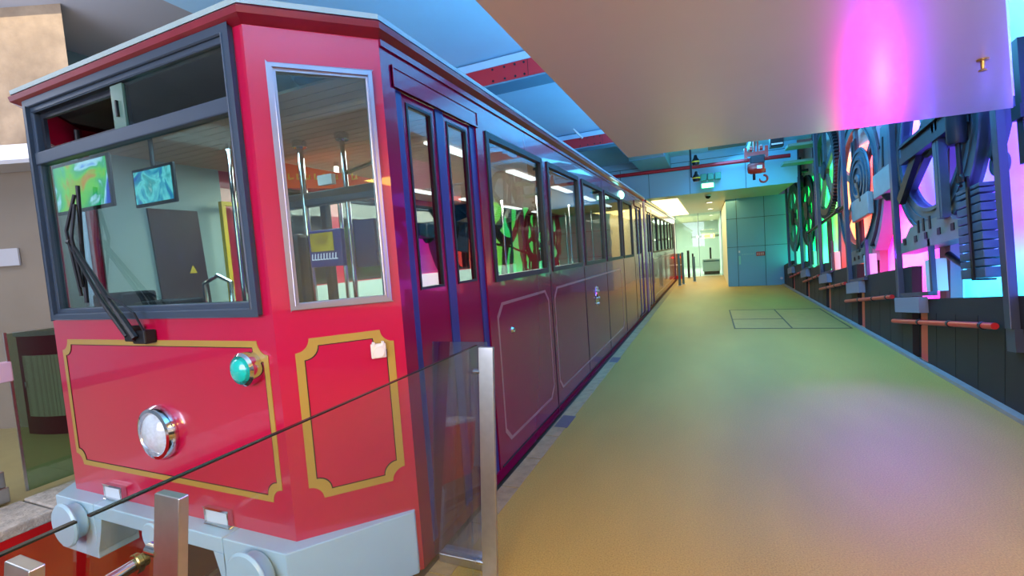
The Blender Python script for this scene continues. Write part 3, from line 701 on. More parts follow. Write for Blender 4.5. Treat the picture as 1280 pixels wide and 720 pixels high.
d = MB(); d.tube([(-.34,12,4.0),(-.34,12,3.12),(-.26,12,3.12)],.022,10); d.build('bracket', irondk, t_)
for z in (3.48,3.10):
    d = MB().lathe([(0,.15),(.03,.14),(.045,.08),(.085,.02),(.085,-.05),(.07,-.09),(0,-.09)],(-.23,12,z),'z',18); l = d.build('spotlight', ironblk, t_, smooth=True)
    MB().ring((-.23,12,z-.01),'z',.08,.09,-.02,.01,18).build('yellow_band', yellow, l)
t_ = thing('exit_sign', 'lit exit sign box on the blue fascia above the gates', 'sign', (.02,13.9,3.0))
MB().box(-.155,.175,13.92,14.0,3.03,3.17).build('sign_box', exitgreen, t_); MB().box(-.135,.155,13.905,13.92,3.045,3.155).build('lit_face', exitlit, t_); MB().box(0,.015,13.94,13.98,3.17,3.235).build('bracket', steel, t_)
t_ = thing('emergency_light', 'pair of green emergency light boxes above the exit sign', 'light', (.1,13.95,3.2))
for x in (-.16,.02,.2): MB().box(x,x+.15,13.88,14.08,3.24,3.42).build('lamp_box', emgreen, t_, bevel=.015)
for k, (x,y,z,l) in enumerate(((2.34,5.72,2.41,'brass sprinkler head under the purple-lit soffit'),(-1.83,3.62,4.02,'sprinkler head on the blue upper ceiling above the tram roof'))):
    if k == 0: x, y = 1.36, 3.32
    t_ = thing('sprinkler', l, 'sprinkler', (x,y,z-.1)); 
    MB().disc((x,y,z),'z',.026,-.010,.006,18).build('escutcheon', mat('brass',(190,150,80),rough=.3,metal=.8), t_)
    d = MB(); d.tube([(x,y,z),(x,y,z-.05)],[.012,.008],10); d.disc((x,y,z-.058),'z',.018,-.004,.004,14); d.build('deflector', mat('brass',()), t_) if False else d.build('deflector', MATS['brass'], t_)
t_ = tag(MB().tube([(-2.4,9.2,3.98),(-2.3,9.3,3.86),(-2.25,9.32,3.8)],.02,8).build('spotlight', metalwht), 'small white spotlight on the upper ceiling before the far red beam', 'lamp')
# left platform furniture
t_ = thing('litter_cabinet', 'maroon curved cabinet with perforated grey door against the beige wall', 'cabinet', (-6.95,2.42,0))
bx, by = -6.66, 2.675
ang0 = math.atan2(t.y,t.x)
def PB(a, r, z): # curved front
    return (bx+math.cos(ang0)*a - nn.x*r, by+math.sin(ang0)*a - nn.y*r, z)
def bulge(a): return .06+.16*math.cos(a/.62*PI/2)
As = [-.45+.9*k/16+.15 for k in range(17)]
def curved(z0, z1, a0, a1, e):
    m_ = MB(); A = [a0+(a1-a0)*k/14 for k in range(15)]
    m_.prism([(a, bulge(a-.15)+e) for a in A]+[(a1,-.02),(a0,-.02)], lambda p,k: PB(p[0],p[1],(z0,z1)[k])); return m_
curved(.0,1.07,-.3,.6,0).build('body', maroon, t_)
curved(1.07,1.12,-.32,.62,.02).build('top', steel, t_)
def perf():
    m = mat('perforated_metal',(150,150,132),rough=.4,metal=.3); nt = m.node_tree; b_ = nt.nodes['Principled BSDF']
    tc = nt.nodes.new('ShaderNodeTexCoord'); v = nt.nodes.new('ShaderNodeTexVoronoi'); v.inputs['Scale'].default_value = 60; v.inputs['Randomness'].default_value = 0
    r = nt.nodes.new('ShaderNodeValToRGB'); r.color_ramp.elements[0].position=.25; r.color_ramp.elements[0].color=(.03,.03,.03,1); r.color_ramp.elements[1].position=.35; r.color_ramp.elements[1].color=lin((158,158,140))+(1,)
    nt.links.new(tc.outputs['Object'],v.inputs['Vector']); nt.links.new(v.outputs['Distance'],r.inputs[0]); nt.links.new(r.outputs[0],b_.inputs['Base Color']); return m
dr = curved(.2,.86,-.22,.5,.012).build('door', perf(), t_)
curved(.52,.58,-.21,-.19,.03).build('latch', chrome, dr)
t_ = thing('left_glass_barrier', 'glass barrier with a pink plate along the opposite platform edge', 'barrier', (-4.85,1.55,0))
MB().box(-4.86,-4.845,1.67,6.2,.03,1.24).build('glass_panel', glass('green_barrier_glass',(196,220,206),1.5,boost=.06), t_)
MB().box(-4.86,-4.845,1.655,1.67,.03,1.25).build('edge_strip', steel, t_)
MB().box(-4.90,-4.83,1.40,1.672,.885,1.035).build('plate', mat('pink_plate',(226,190,214),rough=.4), t_, bevel=.008)
d = MB(); d.box(-4.95,-4.79,1.36,1.55,.015,.13); d.box(-4.94,-4.80,1.37,1.54,.13,.25); d.build('post_base', steel, t_, bevel=.008)
d = MB(); d.prism([p0+(p1-p0)*.55-nn*.01, p0+(p1-p0)*.775-nn*.01, p0+(p1-p0)*.775-nn*.03, p0+(p1-p0)*.55-nn*.03], lambda p,k: (p.x,p.y,(1.84,2.03)[k]))
tag(d.build('wall_sign', metalwht), 'plain white sign plate on the beige wall', 'sign')
d = MB(); d.prism([p0, p1-(p1-p0)*.06, p1-(p1-p0)*.06-nn*.35, p0-nn*.35], lambda p,k: (p.x,p.y,(2.86,3.05)[k]))
tag(d.build('wall_duct', metalwht), 'pale boxed duct running below the concrete', 'duct')
# ------------------------------------------------------------------ glass barrier at the platform end
t_ = thing('glass_barrier', 'frameless glass barrier on steel posts in front of the tram cab', 'barrier', (-1.15,1.2,0))
def plumb(y, z): return y + math.tan(TILT)*z      # leaning with the true vertical
for (y0,y1) in ((.45,2.03),(-1.2,.43)):
    ya, yb = y0-math.tan(TILT)*1.12, y1-math.tan(TILT)*1.12
    MB().prism([(ya,.02),(yb,.02),(y1,1.12),(y0,1.12)], lambda p,k: ((-1.096,-1.084)[k],p[0],p[1])).build('glass_panel', screeng, t_)
    MB().prism([(y0,1.1195),(y1,1.1195),(y1,1.1235),(y0,1.1235)], lambda p,k: ((-1.096,-1.084)[k],p[0],p[1])).build('glass_edge', mat('dark_glass_edge',(24,36,36),rough=.2), t_)
MB().prism([(-1.395,0),(-1.07,0),(-1.07,1.123),(-1.395,1.123)], lambda p,k: (p[0],2.10-math.tan(TILT)*1.12+k*.012+math.tan(TILT)*p[1],max(p[1],.02))).build('end_panel', glass('pale_barrier_glass',(214,220,240),1.5,boost=.14), t_)
MB().box(-1.35,-1.07,1.93,2.01,.0,.05).build('glass_shoe', steel, t_, bevel=.006)
for (x,yt,w,th) in ((-1.057,1.985,.078,.02),(-1.061,.545,.080,.02),(-1.061,.325,.080,.02)):
    yb = yt-math.tan(TILT)*1.12
    po = MB().prism([(yb,0),(yb+th,0),(yt+th,1.12),(yt,1.12)], lambda p,k: (x+(0,w)[k],p[0],p[1])).build('post', steel, t_, bevel=.002, label='brushed steel post')
    for z in (.10,1.0):
        yy = yb+.011+math.tan(TILT)*z
        MB().tube([(x+.005,yy,z),(x-.030,yy,z)],.013,12).build('bolt', chrome, po, smooth=True)

# floor hatch
hx0,hx1,hy0,hy1 = .34,2.08,8.98,11.45
t_ = thing('floor_hatch', 'rectangular access hatch outlined in the platform floor', 'hatch', (1.2,10,0))
d = MB(); 
for (a,b_,c_,e_) in ((hx0,hx1,hy0,hy0+.05),(hx0,hx1,hy1-.05,hy1),(hx0,hx0+.025,hy0,hy1),(hx1-.025,hx1,hy0,hy1),(1.22,1.245,hy0,hy1),(hx0,1.22,10.05,10.1)): d.box(a,b_,c_,e_,0,.003)
d.build('frame', mat('hatch_line',(64,52,40),rough=.6), t_)
MB().box(hx0+.025,hx1-.025,hy0+.05,hy1-.05,0,.0015).build('cover', mat('hatch_cover',(160,132,66),rough=.5,var=.08), t_)

# ------------------------------------------------------------------ exhibit wall on the right
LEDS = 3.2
R_ = math.radians
tt = math.tan(TILT)
bays = [(4.3,6.52),(6.95,8.82),(9.2,11.05),(11.45,13.25),(13.65,15.4),(15.8,17.4)]
cols = [6.6, 8.88, 11.12, 13.32, 15.48]
for i, (a, b_) in enumerate(bays):
    zt = (.755,.86,.79,.73,.69,.64)[i]   # top height at its far end
    far_z = lambda y: zt + (b_-y)*tt
    d = MB().prism([(a,0),(b_,0),(b_,zt if i==0 else zt),(a,zt+(b_-a)*tt)], lambda p,k: ((XW,XW+.10)[k],p[0],p[1]))
    struct('wall_right' if i == 0 else 'wall_right_%d'%(i+1), d, darkwall, 'charcoal low wall section, number %s from the near end' % ('one','two','three','four','five','six')[i], 'low wall')
d = MB()
for i, (a, b_) in enumerate(bays):
    y = a+.32
    while y < b_: d.box(XW-.002,XW,y,y+.006,0,.60+(b_-y)*tt*.9); y += .42
struct('trim_6', d, ironblk, 'thin joints in the charcoal low wall', 'joint')
d = MB(); d.box(XW-.07,XW,-4,YT,0,.035)
struct('baseboard_right', d, kerbgrey, 'grey kerb strip along the foot of the charcoal wall', 'kerb')
d = MB()
for i in range(5): d.box(XW+.06,XW+.10,bays[i][1],bays[i+1][0],0,.62)
struct('wall_right_recess', d, darkwall, 'dark recess behind the red columns', 'wall')
struct('wall_right_near', MB().box(XW+.02,XW+.12,-4,4.3,0,.95), darkwall, 'charcoal low wall nearest the viewpoint', 'low wall')
XBW = 2.5
struct('wall_exhibit', MB().box(XBW+.03,XBW+.13,-4.4,YT,0,4.02), whitew, 'white back wall behind the coloured light panels', 'wall')
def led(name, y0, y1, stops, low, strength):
    """backlit LED panel: emission colour painted as a gradient along its length and at its foot"""
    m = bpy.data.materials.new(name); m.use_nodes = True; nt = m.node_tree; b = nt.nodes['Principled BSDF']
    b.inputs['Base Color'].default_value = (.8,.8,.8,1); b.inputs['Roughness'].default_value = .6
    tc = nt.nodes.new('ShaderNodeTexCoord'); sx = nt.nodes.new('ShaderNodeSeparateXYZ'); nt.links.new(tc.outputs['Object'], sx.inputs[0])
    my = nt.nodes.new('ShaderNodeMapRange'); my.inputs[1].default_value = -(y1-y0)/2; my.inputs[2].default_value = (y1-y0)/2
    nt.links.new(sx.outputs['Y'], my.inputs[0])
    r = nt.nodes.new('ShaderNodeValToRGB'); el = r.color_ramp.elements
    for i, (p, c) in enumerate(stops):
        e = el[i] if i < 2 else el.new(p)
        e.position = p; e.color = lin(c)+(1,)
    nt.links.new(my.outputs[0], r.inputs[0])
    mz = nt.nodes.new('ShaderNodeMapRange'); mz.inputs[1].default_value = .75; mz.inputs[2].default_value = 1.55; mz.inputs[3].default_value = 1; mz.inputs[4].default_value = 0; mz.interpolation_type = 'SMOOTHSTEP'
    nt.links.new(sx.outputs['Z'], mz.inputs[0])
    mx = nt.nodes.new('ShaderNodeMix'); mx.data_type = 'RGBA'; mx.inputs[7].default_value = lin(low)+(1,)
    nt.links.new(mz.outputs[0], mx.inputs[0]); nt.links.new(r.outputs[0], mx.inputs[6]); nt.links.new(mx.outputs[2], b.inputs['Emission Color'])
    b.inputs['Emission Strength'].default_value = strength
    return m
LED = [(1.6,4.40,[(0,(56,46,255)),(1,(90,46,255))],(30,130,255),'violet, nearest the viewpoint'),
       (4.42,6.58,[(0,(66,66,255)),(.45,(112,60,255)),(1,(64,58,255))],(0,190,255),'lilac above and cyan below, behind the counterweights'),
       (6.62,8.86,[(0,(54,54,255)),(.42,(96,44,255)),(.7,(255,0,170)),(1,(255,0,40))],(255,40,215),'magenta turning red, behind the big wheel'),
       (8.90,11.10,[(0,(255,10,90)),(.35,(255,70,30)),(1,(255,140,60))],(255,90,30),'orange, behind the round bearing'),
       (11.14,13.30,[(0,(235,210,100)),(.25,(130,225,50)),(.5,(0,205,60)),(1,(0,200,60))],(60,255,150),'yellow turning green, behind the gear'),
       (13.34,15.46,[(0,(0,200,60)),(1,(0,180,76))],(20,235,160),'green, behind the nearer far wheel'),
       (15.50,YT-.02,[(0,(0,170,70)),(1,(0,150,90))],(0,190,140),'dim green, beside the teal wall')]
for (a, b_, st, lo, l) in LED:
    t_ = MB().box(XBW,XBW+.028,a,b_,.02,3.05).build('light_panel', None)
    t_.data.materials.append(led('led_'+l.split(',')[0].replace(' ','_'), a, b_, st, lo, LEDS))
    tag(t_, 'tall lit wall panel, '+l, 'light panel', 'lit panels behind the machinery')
words = ['nearest the viewpoint','second from the viewpoint','third from the viewpoint','fourth from the viewpoint','farthest from the viewpoint']
for i, y in enumerate(cols):
    t_ = thing('steel_column', 'red steel column of I section, %s along the machine wall' % words[i], 'column', (2.36,y,0), kind='structure')
    H = 4.0
    d = MB(); d.box(2.215,2.235,y-.10,y+.14,.03,.72); d.box(2.235,2.30,y+.01,y+.03,.03,.72); d.box(2.30,2.32,y-.10,y+.14,.03,.72); d.build('stub', redpaint, t_)
    d = MB(); d.box(2.385,2.49,y-.12,y-.10,.02,H); d.box(2.385,2.49,y+.12,y+.14,.02,H); d.box(2.43,2.45,y-.10,y+.12,.02,H); d.build('shaft', mat('column_paint',(150,110,120),rough=.5), t_)
    MB().box(2.19,2.34,y-.14,y+.18,0,.035).build('base', steel, t_)
# display frames standing on boxes fixed to the low wall
fy = [4.88, 7.22, 9.50, 11.66, 13.85, 16.0]
bz = [.70, .70, .70, .69, .66, .62]
fw = ['nearest, by the counterweight stack','second, in front of the big spoked wheel','third, before the round bearing','fourth, before the toothed gear','fifth, before the far wheels','sixth, at the teal wall']
for i, y in enumerate(fy):
    t_ = thing('display_frame', 'tall grey display frame, %s' % fw[i], 'frame', (2.17,y,bz[i]), 'display frames along the machine wall', tilt=True)
    # local: y away from camera (level), z plumb
    d = MB(); d.box(-.03,.03,-.055,.03,0,(2.3,2.6,2.9,3.2,3.2,3.2)[i]); d.build('post', framem, t_, world=False, bevel=.004)
    if i:
        d = MB(); d.box(.02,.06,-.88,-.82,0,(2.2,.62,.62,.62,.62,.62)[i]); d.build('rear_post', framem, t_, world=False)
        d = MB(); d.box(-.02,.05,-.88,.02,0,.045); d.build('sill_bar', framem, t_, world=False)
        d = MB(); d.box(-.055,.03,-.72,.03,-.19,-.01); d.build('bracket_box', mat('bracket_paint',(120,120,140),rough=.4), t_, world=False, bevel=.004)
        d = MB(); d.box(.06,.16,-.86,-.60,.05,.40); d.build('plinth_block', metalwht, t_, world=False)
    else:
        d = MB(); d.box(-.02,.03,-.08,.04,-.18,0); d.build('foot_plate', framem, t_, world=False)
# red level bars
for i, (ya, za, yb_, zb) in enumerate(((7.40,.37,5.07,.69),(9.69,.36,7.44,.68),(11.75,.38,9.72,.67),(13.66,.39,11.8,.67),(15.8,.36,13.9,.63))):
    t_ = thing('level_bar', 'horizontal red bar on the low wall, %s' % ['nearest the viewpoint','second from the viewpoint','third from the viewpoint','fourth from the viewpoint','farthest from the viewpoint'][i], 'bar', (2.12,yb_,zb), 'red bars along the low wall')
    d = MB(); d.tube([(2.15,ya,za),(2.15,yb_,zb)],.028,12); d.build('rod', redpaint, t_, smooth=True)
    for f_ in (.35,.66,.92):
        yy, z = ya+(yb_-ya)*f_, za+(zb-za)*f_
        d = MB(); d.ring((2.15,yy,z),'y',.02,.034,-.02,.02,14); d.tube([(2.15,yy,z),(2.2,yy,z)],.012,8); d.build('clip', irondk, t_)

def ex(name, label, y, z, x=2.42):
    return thing(name, label, 'machine part', (x,y,z), 'old haulage machinery', tilt=True)
def spoke(mb, r0, r1, a, w, x0, x1):
    c, s = math.cos(a), math.sin(a)
    mb.prism([(r0,-w/2),(r1,-w/2*.8),(r1,w/2*.8),(r0,w/2)], lambda p,k: ((x0,x1)[k], p[0]*c-p[1]*s, p[0]*s+p[1]*c)); return mb
# 1 big spoked wheel on a bed plate
t_ = ex('spoked_wheel', 'big spoked iron wheel on a flat bed plate beside the counterweights', 6.52, 2.52, 2.25)
d = MB(); d.ring((0,0,0),'x',.76,1.04,-.02,.04,72); d.ring((0,0,0),'x',.76,.80,-.04,.07,72); d.ring((0,0,0),'x',1.0,1.04,-.035,.07,72); d.ring((0,0,0),'x',.88,.90,-.03,0,72); rim = d.build('rim', steelblu, t_, world=False)
for k in (-32, 62, 98, 150): spoke(MB(), .1, .80, R_(k), .15, -.02, .05).build('spoke', steelblu, t_, world=False)
d = MB(); d.disc((0,0,0),'x',.22,-.06,.10,36); d.disc((0,0,0),'x',.12,-.10,.12,28); d.build('hub', irondk, t_, world=False, smooth=True)
d = MB(); d.ring((0,0,0),'x',.42,.55,-.035,-.02,48,1.9,3.6); d.ring((0,0,0),'x',.60,.64,-.035,-.02,48,1.9,3.6); d.build('guide_arc', irondk, t_, world=False)
d = MB(); d.prism([(1.02,-1.18),(-.75,-1.18),(-.75,-1.02),(-.5,-.98),(-.42,-.9),(.55,-.9),(.70,-1.0),(.82,-1.0),(.82,-1.05),(.90,-1.05),(.90,-1.10),(1.02,-1.10)], lambda p,k: ((-.06,.14)[k],p[0],p[1])); bp_ = d.build('bed_plate', mat('bed_plate_grey',(128,126,120),rough=.5,metal=.3,var=.1), t_, world=False)
d = MB()
for y in (.72,.4,.12,-.2,-.5): d.box(-.068,-.06,y-.035,y+.035,-1.09,-1.02)
for y in (.3,.16,0): d.box(-.07,-.06,y-.02,y+.02,-1.0,-.86)
d.build('slot', ironblk, bp_, world=False, split=1)
d = MB(); d.box(-.12,-.05,-.46,-.33,-.95,.75); d.box(-.125,-.045,-.42,-.40,-.95,.75); d.build('upright', steelblu, t_, world=False)
d = MB(); d.box(-.14,-.05,-.9,.50,-.16,-.08); d.box(-.12,-.04,-.9,.50,-.08,.03); d.box(-.15,-.05,-.9,.50,.03,.06); d.build('cross_beam', irondk, t_, world=False)
d = MB(); spoke(d, -.1, .9, R_(-38), .14, -.11, -.05); d.build('strut', ironblk, t_, world=False)
# 2 counterweights
t_ = ex('counterweight', 'stack of cast iron counterweight slabs hung on a hook and rod', 5.45, 1.06, 2.16)
for k in range(11):
    z0_ = (0,.10,.17,.25,.33,.41,.50,.58,.66,.74,.79)[k]; z1_ = (.095,.165,.245,.325,.405,.495,.575,.655,.73,.785,.83)[k]
    d = MB(); d.box(0,.13,-.21,.21,z0_,z1_-.006); d.build('slab', mat('counterweight_iron',(66,84,104),rough=.5,metal=.3,var=.15,vscale=12), t_, world=False, bevel=.006)
d = MB(); d.box(-.015,0,-.055,-.015,-.01,.92); d.box(-.015,.14,-.055,-.015,-.02,-.004); d.build('strap', ironblk, t_, world=False)
d = MB(); d.tube([(-.03,0.02,.88),(-.03,.02,1.24)],.02,10); d.tube([(-.03,.02+.05*math.sin(a),.90-.05*math.cos(a)) for a in [k*PI/8 for k in range(14)]],.014,8); d.build('hook', ironblk, t_, world=False)
d = MB(); d.tube([(-.03,.03,1.24),(-.03,.03,1.27),(-.03,.03,1.7)],[.06,.075,.075],20); d.build('cylinder', irondk, t_, world=False, smooth=True)
# 3 lug arm with ring
t_ = ex('lug_arm', 'curved arm ending in a flat ring lug above the counterweights', 5.42, 2.05, 2.33)
d = MB(); d.ring((0,0,0),'x',.05,.10,-.03,.03,28); d.ring((0,1.0,.9),'x',1.18,1.30,-.03,.03,40,math.radians(198),math.radians(222)); d.build('arm', steelblu, t_, world=False)
d = MB(); d.box(-.03,.03,-.42,-.34,-.1,.9); d.box(-.06,.05,-.46,-.34,.25,.36); d.build('side_bracket', irondk, t_, world=False)
d = MB(); [d.tube([(.0,-.40,-.12),(.0,-.46,-.16),(.0,-.5,-.10)],.015,8)]; d.build('shackle', irondk, t_, world=False)
# ribbed hoses
t_ = tag(MB().tube([(2.36,6.45-1.1*k/12,1.24+.11*(k/12)-.16*math.sin(PI*k/12)) for k in range(13)],.035,10).build('ribbed_hose', ironblk, smooth=True), 'sagging ribbed black hose below the wheel bed plate', 'hose')
t_ = tag(MB().tube([(2.36,4.62-.12*k,1.45+.05*k+.012*k*k) for k in range(7)],.04,10).build('ribbed_hose', ironblk, smooth=True), 'ribbed hose rising past the nearest display frame', 'hose')
# 4 tall bearing bracket
t_ = ex('bearing_bracket', 'tall blue-grey bearing bracket with a square block foot', 8.0, 2.06, 2.26)
d = MB(); d.prism([(.34,0),(-.36,0),(-.36,.5),(-.24,.95),(.10,.95),(.20,.5)], lambda p,k: ((0,.12)[k],p[0],p[1])); d.build('bracket', steelblu, t_, world=False, bevel=.015)
d = MB(); d.box(-.05,.2,-.40,.36,-.02,.32); d.build('block', mat('block_grey',(150,152,150),rough=.5,metal=.2,var=.08), t_, world=False, bevel=.01)
d = MB(); d.prism([(.02,.38),(.08,.38),(.02,.78),(-.02,.78)], lambda p,k: ((-.01,0)[k],p[0],p[1])); d.disc((0,.14,.68),'x',.025,-.012,0,12); d.build('slot', ironblk, t_, world=False)
d = MB().lathe([(0,-.12),(.12,-.1),(.25,-.03),(.28,0)],(.1,0,-.02),'z',24) if False else MB().lathe([(0,-.10),(.06,-.09),(.10,-.03),(.11,-.01)],(.06,0,-.02),'z',24); d.build('drip_bowl', irondk, t_, world=False, smooth=True)
# 5 round bearing
t_ = ex('round_bearing', 'round bearing cover of concentric rings on a block, third frame along', 9.22, 2.36, 2.27)
d = MB(); d.disc((0,0,0),'x',.54,-.02,.01,48); d.ring((0,0,0),'x',.46,.50,-.035,0,48); d.ring((0,0,0),'x',.34,.39,-.045,0,48); d.ring((0,0,0),'x',.22,.27,-.05,0,40); d.disc((0,0,0),'x',.12,-.055,0,30); d.build('cover', steelblu, t_, world=False)
d = MB(); d.box(-.06,.015,-.55,.34,-.62,-.28); d.build('block', mat('block_grey',()), t_, world=False) if False else d.build('block', MATS['block_grey'], t_, world=False, bevel=.01)
d = MB(); d.prism([(-.02,-.02),(-.08,-.02),(-.22,-.36),(-.16,-.36)], lambda p,k: ((-.065,-.055)[k],p[0],p[1])); d.disc((-.055,.05,.02),'x',.03,-.012,0,12); d.build('slot', ironblk, t_, world=False)
# 6 second wheel
t_ = ex('spoked_wheel', 'spoked iron wheel with a curved brake band, behind the round bearing', 9.60, 2.30, 2.34)
d = MB(); d.ring((0,0,0),'x',.97,1.21,-.02,.03,72); d.ring((0,0,0),'x',1.16,1.21,-.045,.04,72); d.ring((0,0,0),'x',.97,1.0,-.04,.04,72); d.build('rim', steelblu, t_, world=False)
for k in range(6): spoke(MB(), .1, 1.0, k*PI/3+.5, .13, -.02, .03).build('spoke', steelblu, t_, world=False)
MB().disc((0,0,0),'x',.22,-.04,.04,32).build('hub', irondk, t_, world=False, smooth=True)
d = MB().prism([(.72,-1.30),(-.72,-1.30),(-.72,-1.12),(-.55,-1.05),(.55,-1.05),(.72,-1.15)], lambda p,k: ((-.05,.04)[k],p[0],p[1])); bp_ = d.build('bed_plate', MATS['bed_plate_grey'], t_, world=False)
d = MB(); [d.box(-.058,-.05,y-.035,y+.035,-1.22,-1.16) for y in (.5,.25,0,-.25,-.5)]; d.build('slot', ironblk, bp_, world=False, split=1)
d = MB(); d.ring((0,0,0),'x',1.26,1.38,-.02,.10,50,math.radians(150),math.radians(235)); d.ring((0,0,0),'x',1.38,1.42,-.04,.12,50,math.radians(150),math.radians(235)); d.build('brake_band', mat('brake_band_grey',(150,110,140),rough=.4), t_, world=False)
d = MB(); d.box(-.05,-.02,-.12,.0,-1.1,.8); d.box(-.05,-.02,.06,.12,-1.1,.8); d.build('upright', irondk, t_, world=False, split=1)
# 7 toothed gear
t_ = ex('toothed_gear', 'large toothed gear wheel standing before the green lit wall', 11.95, 2.90, 2.33)
d = MB(); d.ring((0,0,0),'x',.82,.95,-.03,.05,80)
for k in range(84): spoke(d, .94, 1.02, k*2*PI/84, .040, -.03, .05)
d.build('rim', irondk, t_, world=False)
for k in range(5): spoke(MB(), .1, .85, k*2*PI/5+.3, .15, -.02, .04).build('spoke', steelblu, t_, world=False)
MB().disc((0,0,0),'x',.2,-.05,.05,32).build('hub', irondk, t_, world=False, smooth=True)
d = MB(); d.box(.0,.05,-.12,.12,-2.1,-.9); d.box(-.02,.05,-.25,.25,-1.02,-.92); d.build('stand', irondk, t_, world=False)
# 8 shaft
t_ = ex('drive_shaft', 'long black drive shaft lying level across the gear and the spoked wheel', 10.1, 2.02, 2.235)
d = MB(); d.tube([(0,-.1,0),(0,3.5,0)],.032,14); d.build('shaft', ironblk, t_, world=False, smooth=True)
d = MB(); [d.ring((0,y,0),'y',.02,.06,-.05,.05,18) for y in (.35,3.3)]; d.build('collar', irondk, t_, world=False, split=1)
d = MB(); [d.box(-.02,.02,y-.03,y+.03,-.8,-.03) for y in (3.0,3.4)]; d.build('shaft_support', irondk, t_, world=False, split=1)
# 9 far wheels
for (y, z, r, l, x_) in ((14.4,2.2,.92,'dark flanged wheel before the teal wall, the nearer of the far pair',2.40),(16.05,2.12,1.02,'blue-grey flanged wheel before the teal wall, the farther of the far pair',2.32)):
    t_ = ex('flanged_wheel', l, y, z, x_)
    fm = irondk if r < 1 else steelblu
    d = MB(); d.ring((0,0,0),'x',r*.72,r*.92,-.02,.03,60); d.ring((0,0,0),'x',r*.92,r,-.03,-.01,60); d.ring((0,0,0),'x',r*.92,r,.02,.04,60); d.build('rim', fm, t_, world=False)
    for k in range(6): spoke(MB(), .1, r*.76, k*PI/3+.5, .14, -.02, .03).build('spoke', fm, t_, world=False)
    MB().disc((0,0,0),'x',.26,-.05,.05,28).build('hub', irondk, t_, world=False, smooth=True)
    MB().box(-.01,.03,-.2,.2,-r-.75,-r*.85).build('stand', irondk, t_, world=False)
t_ = ex('pulley_block', 'black pulley block on a wall arm above the far wheels', 14.7, 3.15, 2.3)
d = MB(); d.box(-.1,.19,-.04,.04,.1,.17); d.box(-.1,.19,-.04,.04,-.1,-.04); d.tube([(0,0,-.4),(0,0,.5)],.04,10); d.build('arm', ironblk, t_, world=False)
d = MB().disc((0,0,-.15),'x',.16,-.06,.06,24); d.build('pulley', irondk, t_, world=False)
# hanging cable trays over the machine wall (green tinted boxes)
for (y, l) in ((12.6,'green-tinted flat tray under the ceiling, first above the gear'),(13.4,'green-tinted flat tray behind the first one, lower')):
    t_ = thing('cable_tray', l, 'tray', (2.2,y,3.6)); z = 3.62 if y < 13 else 3.35
    MB().box(1.75,2.45,y,y+.55,z,z+.06).build('tray', mat('tray_grey',(120,150,140),rough=.5), t_); MB().box(2.40,2.45,y+.2,y+.26,z+.06,4.02).build('hanger', irondk, t_)

# ------------------------------------------------------------------ lights
def area(name, loc, size, power, rgb, rot=(0,0,0), sy=None, spread=None):
    l = bpy.data.lights.new(name, 'AREA'); l.energy = power; l.color = lin(rgb); l.shape = 'RECTANGLE'; l.size = size; l.size_y = sy or size
    if spread: l.spread = spread
    o = bpy.data.objects.new(name, l); C.objects.link(o); o.location = loc; o.rotation_euler = rot; return o
R = math.radians
# warm ceiling lamps on the soffit side over the near platform
area('platform_lamp', (-.1,-2.6,2.38), 1.2, 190, (255,208,112), (R(25),0,0), 2.0)
area('platform_lamp', (.9,1.0,2.39), .9, 60, (255,200,84), (0,0,0), 1.4)
def spot(name, loc, aim, power, rgb, deg, blend=.6, r=.06):
    l = bpy.data.lights.new(name, 'SPOT'); l.energy = power; l.color = lin(rgb); l.spot_size = R(deg); l.spot_blend = blend; l.shadow_soft_size = r
    o = bpy.data.objects.new(name, l); C.objects.link(o); o.location = loc
    o.rotation_euler = (Vector(aim)-Vector(loc)).to_track_quat('-Z','Y').to_euler(); return o
spot('tint_spot', (2.12,8.6,1.35), (.92,3.95,2.41), 105, (255,0,110), 22, 1.0)  # unseen spots added to tint soffit and floor magenta and purple
spot('tint_spot', (2.12,7.6,1.2), (1.25,3.2,2.41), 200, (130,30,255), 40, 1.0)
spot('tint_spot', (2.08,7.4,2.9), (1.25,4.5,0), 520, (110,30,255), 36, 1.0)
area('lobby_lamp', (-.3,19.5,2.88), 2.4, 130, (255,226,140), (0,0,0), 6)
area('lobby_lamp', (-1.5,28,2.88), 3, 320, (240,255,240), (0,0,0), 6)
area('daylight', (-2.2,-4.2,2.5), 3.5, 235, (226,230,255), (R(82),0,R(4)), 2.6)
area('cove_lamp', (.6,7.5,2.9), 1.2, 330, (96,205,255), (R(180),0,0), 6)
area('cove_lamp', (.2,1.5,2.8), 1.2, 170, (110,208,255), (R(180),0,0), 5)
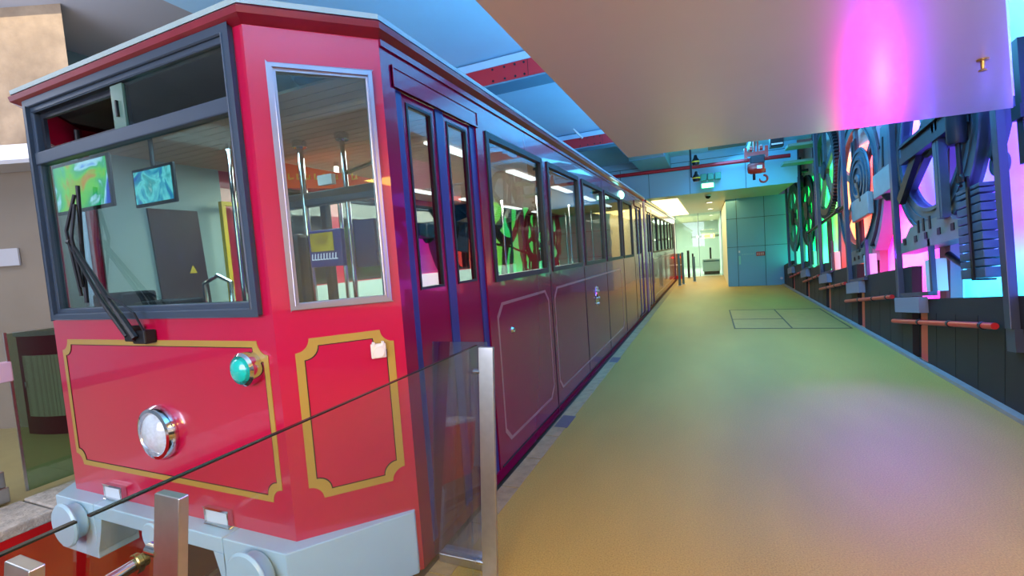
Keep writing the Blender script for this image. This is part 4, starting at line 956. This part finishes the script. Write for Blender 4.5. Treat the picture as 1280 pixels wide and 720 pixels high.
area('cove_lamp', (.8,12.4,3.9), 1.2, 110, (80,190,255), (0,R(-18),0), 2.5)
area('machine_lamp', (.9,7.6,3.85), .8, 85, (90,190,255), (0,R(-38),0), 6)
area('left_area_light', (-9.2,0,4.55), 1.2, 120, (235,238,255), (0,0,0), 3)
area('left_area_light', (-6,4.5,4.5), 2, 60, (255,240,210), (0,0,0), 6)
area('left_area_light', (-6,1.2,2.9), 1.5, 36, (235,238,255), (R(180),0,0), 3)  # out-of-view uplight added to lift the dark grey ceiling
area('cabin_lamp', (XC,6,2.46), 1.4, 330, (255,240,220), (0,0,0), 6)
area('cab_lamp', (XC-.2,2.1,2.46), .5, 14, (210,240,255), (0,0,0), .5)
area('cabin_lamp', (XC,16.5,2.46), 1.2, 110, (230,250,255), (0,0,0), 8)

w = bpy.data.worlds.new('World'); bpy.context.scene.world = w; w.use_nodes = True
w.node_tree.nodes['Background'].inputs[0].default_value = lin((150,180,215)) + (1,)
w.node_tree.nodes['Background'].inputs[1].default_value = .10

# ------------------------------------------------------------------ camera
cam = bpy.data.cameras.new('Camera'); co = bpy.data.objects.new('Camera', cam); C.objects.link(co)
cam.sensor_width = 36; cam.lens = 36*580/1280; cam.clip_start = .02
Xw = Vector((.918,-.038,-.395)); Yw = Vector((247,-57,580)).normalized(); Xw = Vector((1345,-56,-580)); Xw = (Xw - Yw*Xw.dot(Yw)).normalized(); Zw = Xw.cross(Yw)
if Zw.y > 0: Zw = -Zw
rt = Vector((Xw.x,Yw.x,Zw.x)); up = -Vector((Xw.y,Yw.y,Zw.y)); bk = -Vector((Xw.z,Yw.z,Zw.z))
co.matrix_world = Matrix(((rt.x,up.x,bk.x,0),(rt.y,up.y,bk.y,0),(rt.z,up.z,bk.z,1.55),(0,0,0,1)))
sc = bpy.context.scene; sc.camera = co
sc.view_settings.view_transform = 'Standard'; sc.view_settings.look = 'None'; sc.view_settings.gamma = 1; sc.view_settings.exposure = 0.42
try: sc.view_settings.use_curve_mapping = False
except Exception: pass
